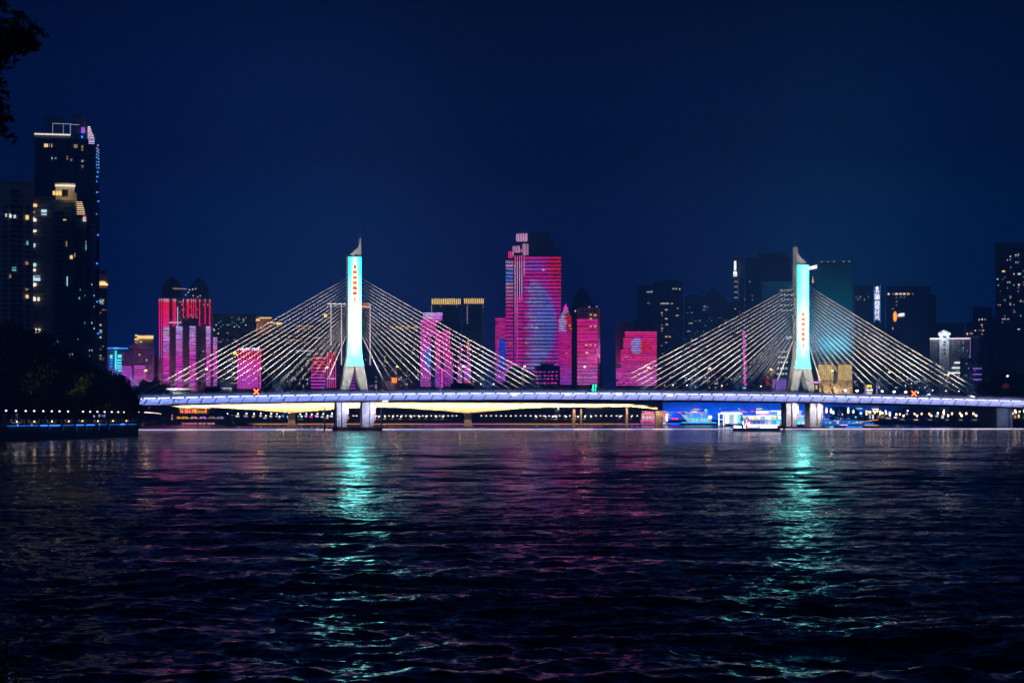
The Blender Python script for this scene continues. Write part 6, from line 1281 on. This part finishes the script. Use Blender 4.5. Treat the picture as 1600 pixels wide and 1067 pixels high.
# ------------------------------------------------------------------ glowing line on floats, made up in place of a boat's light trail
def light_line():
    o = empty('boat_trail_line', (0, 0, 0)); tag(o, 'long thin white glowing line in place of a boat light trail, just in front of the bridge', 'light line')
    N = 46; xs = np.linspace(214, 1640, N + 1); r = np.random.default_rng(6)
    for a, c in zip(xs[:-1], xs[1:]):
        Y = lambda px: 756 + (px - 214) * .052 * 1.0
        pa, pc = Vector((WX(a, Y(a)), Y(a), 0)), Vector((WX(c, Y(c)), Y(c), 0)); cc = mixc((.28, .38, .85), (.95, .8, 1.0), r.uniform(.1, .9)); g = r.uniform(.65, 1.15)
        m = MB(); m.prism([(pa.x, pa.y), (pc.x, pc.y), (pc.x, pc.y + .3), (pa.x, pa.y + .3)], .18, .52, plane='xy', col=tuple(x * g for x in cc)); m.build('trail_segment', LEDC, o)
    m = MB()
    for q in np.linspace(214, 1640, 240): Y = 756 + (q - 214) * .052; m.box(WX(q, Y) - .4, WX(q, Y) + .4, Y - .1, Y + .5, -.2, .17)
    stuff(m.build('float', M['dark'], o))  # floats added to carry the glowing line
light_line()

# ------------------------------------------------------------------ traffic seen over the parapet
def vehicles():
    def bus(px, L, label, n, lane, h=3.2):
        t = t_of(px, n); p = bw(t, n); o = empty('bus' if L > 6 else 'car', (p.x, p.y, zt(t)), BYAW); tag(o, label, 'bus' if L > 6 else 'car')
        m = MB(); 
        if L > 6: m.box(-L / 2, L / 2, -1.25, 1.25, .45, h)
        else: m.prism([(-L / 2, .35), (L / 2, .35), (L / 2, .85), (L * .3, 1.0), (L * .17, 1.45), (-L * .22, 1.45), (-L * .36, 1.0), (-L / 2, .9)], -.88, .88)
        m.build('body', M['dark' if lane else 'steel'], o)
        m = MB(); m.box(-L * .42, L * .42, -1.3 if L > 6 else -.9, -1.26 if L > 6 else -.885, h * .52 if L > 6 else 1.02, h * .85 if L > 6 else 1.35); m.build('window', M['glass'], o)
        for q in (-L * .33, L * .33):
            for s in (-1, 1): m = MB(); m.tube([(q, s * 1.0, .48), (q, s * 1.2 if L > 6 else s * .9, .48)], .46 if L > 6 else .33, 12); m.build('wheel', M['black'], o)
        for s in (-.8, .8): m = MB(); m.box(L / 2, L / 2 + .06, s - .15, s + .15, .6, .85); m.build('headlight', E['wled'], o); m = MB(); m.box(-L / 2 - .06, -L / 2, s - .15, s + .15, .6, .9); m.build('tail_light', E['red'], o)
    bus(279, 11, 'long pale bus near the left end of the bridge', -6, 0); bus(341, 10, 'dark bus left of the red cross signal at the left', -6, 1); bus(722, 9, 'dark bus in front of the short magenta tower', -9, 1, 3.6)
    for px, lb, n in ((606, 'car passing just right of the nearer pylon', -11), (866, 'car passing in front of the pink star tower', -11), (1113, 'car with a red tail lamp left of the farther pylon', -11), (1277, 'car with a red tail lamp just right of the farther pylon', -11), (1452, 'car right of the right-hand red cross', -11), (1514, 'car with an orange lamp near the right end of the bridge', -11), (228, 'car at the left end of the bridge', -11)): bus(px, 4.5, lb, n, 1, 1.5)
    for px, py, lb in ((1572, 603.5, 'red three-panel notice board beside the rightmost tall lamp'), (432, 602, 'grey direction board on the bridge left of the small pink striped tower')):
        t = t_of(px, 8); p = bw(t, 8); o = empty('notice_board', (p.x, p.y, zt(t)), BYAW); tag(o, lb, 'notice board'); zc = WZ(py, p.y) - zt(t)
        for k_ in (-1, 0, 1): m = MB(); m.box(k_ * 1.1 - .5, k_ * 1.1 + .5, -.05, .05, zc - .9, zc + .9); m.build('panel', M['red'] if px > 1000 else M['steel'], o)
        for k_ in (-1.4, 1.4): m = MB(); m.box(k_ - .06, k_ + .06, .06, .16, 0, zc + .8); m.build('post', M['steel'], o)
        if px > 1000: lamp('POINT', 'board_light', (0, -3, zc + .5), 60, (1, .6, .6), o, size=.2)
    for px, k in ((1352, 'lilac'), (1370, 'lilac')):
        t = t_of(px, 15); p = bw(t, 15); o = empty('lit_column', (p.x, p.y, zt(t)), BYAW); tag(o, {1352: 'left of two thin lilac lit columns beyond the deck', 1370: 'right of two thin lilac lit columns beyond the deck'}[px], 'light column'); m = MB(); m.box(-.2, .2, -.2, .2, 0, 5.4); m.build('tube', emit('soft_lilac', (.45, .3, .8), .6), o); m = MB(); m.box(-.3, .3, -.3, .3, 5.4, 5.6); m.build('cap', M['dark'], o)
    t = t_of(1358.5, 15.2); p = bw(t, 15.2); o = empty('shop_sign', (p.x, p.y, zt(t)), BYAW); tag(o, 'yellow and white lit shop sign between the two lilac columns', 'sign')
    m = MB(); m.box(-1.2, .9, -.1, .1, 4.6, 5.3); m.box(-1.3, -.6, -.1, .1, 3.9, 4.6); m.build('yellow_arc', E['yellow'], o); m = MB(); m.box(-1.3, 1.4, -.1, .1, 2.9, 3.5); m.build('letters', E['wled'], o); m = MB(); m.box(-1.2, 1.2, -.1, .1, .8, 2.5); m.build('lit_panel', E['white'], o); m = MB(); m.box(-.1, .1, .11, .3, 0, 5); m.build('post', M['dark'], o)
vehicles()

# ------------------------------------------------------------------ the night air
def haze():
    m = MB(); m.box(-1500, 1500, -60, 2600, -3, 205)
    o = m.build('haze', []) ; o['kind'] = 'stuff'
    hm = bpy.data.materials.new('haze_air'); hm.use_nodes = True; nt = hm.node_tree; nt.nodes.remove(nt.nodes['Principled BSDF'])
    v = nt.nodes.new('ShaderNodeVolumePrincipled'); v.inputs['Color'].default_value = (.18, .5, 1, 1); v.inputs['Density'].default_value = HAZE; v.inputs['Anisotropy'].default_value = 0
    nt.links.new(v.outputs[0], nt.nodes['Material Output'].inputs['Volume']); o.data.materials.append(hm)
HAZE = .0006
haze()
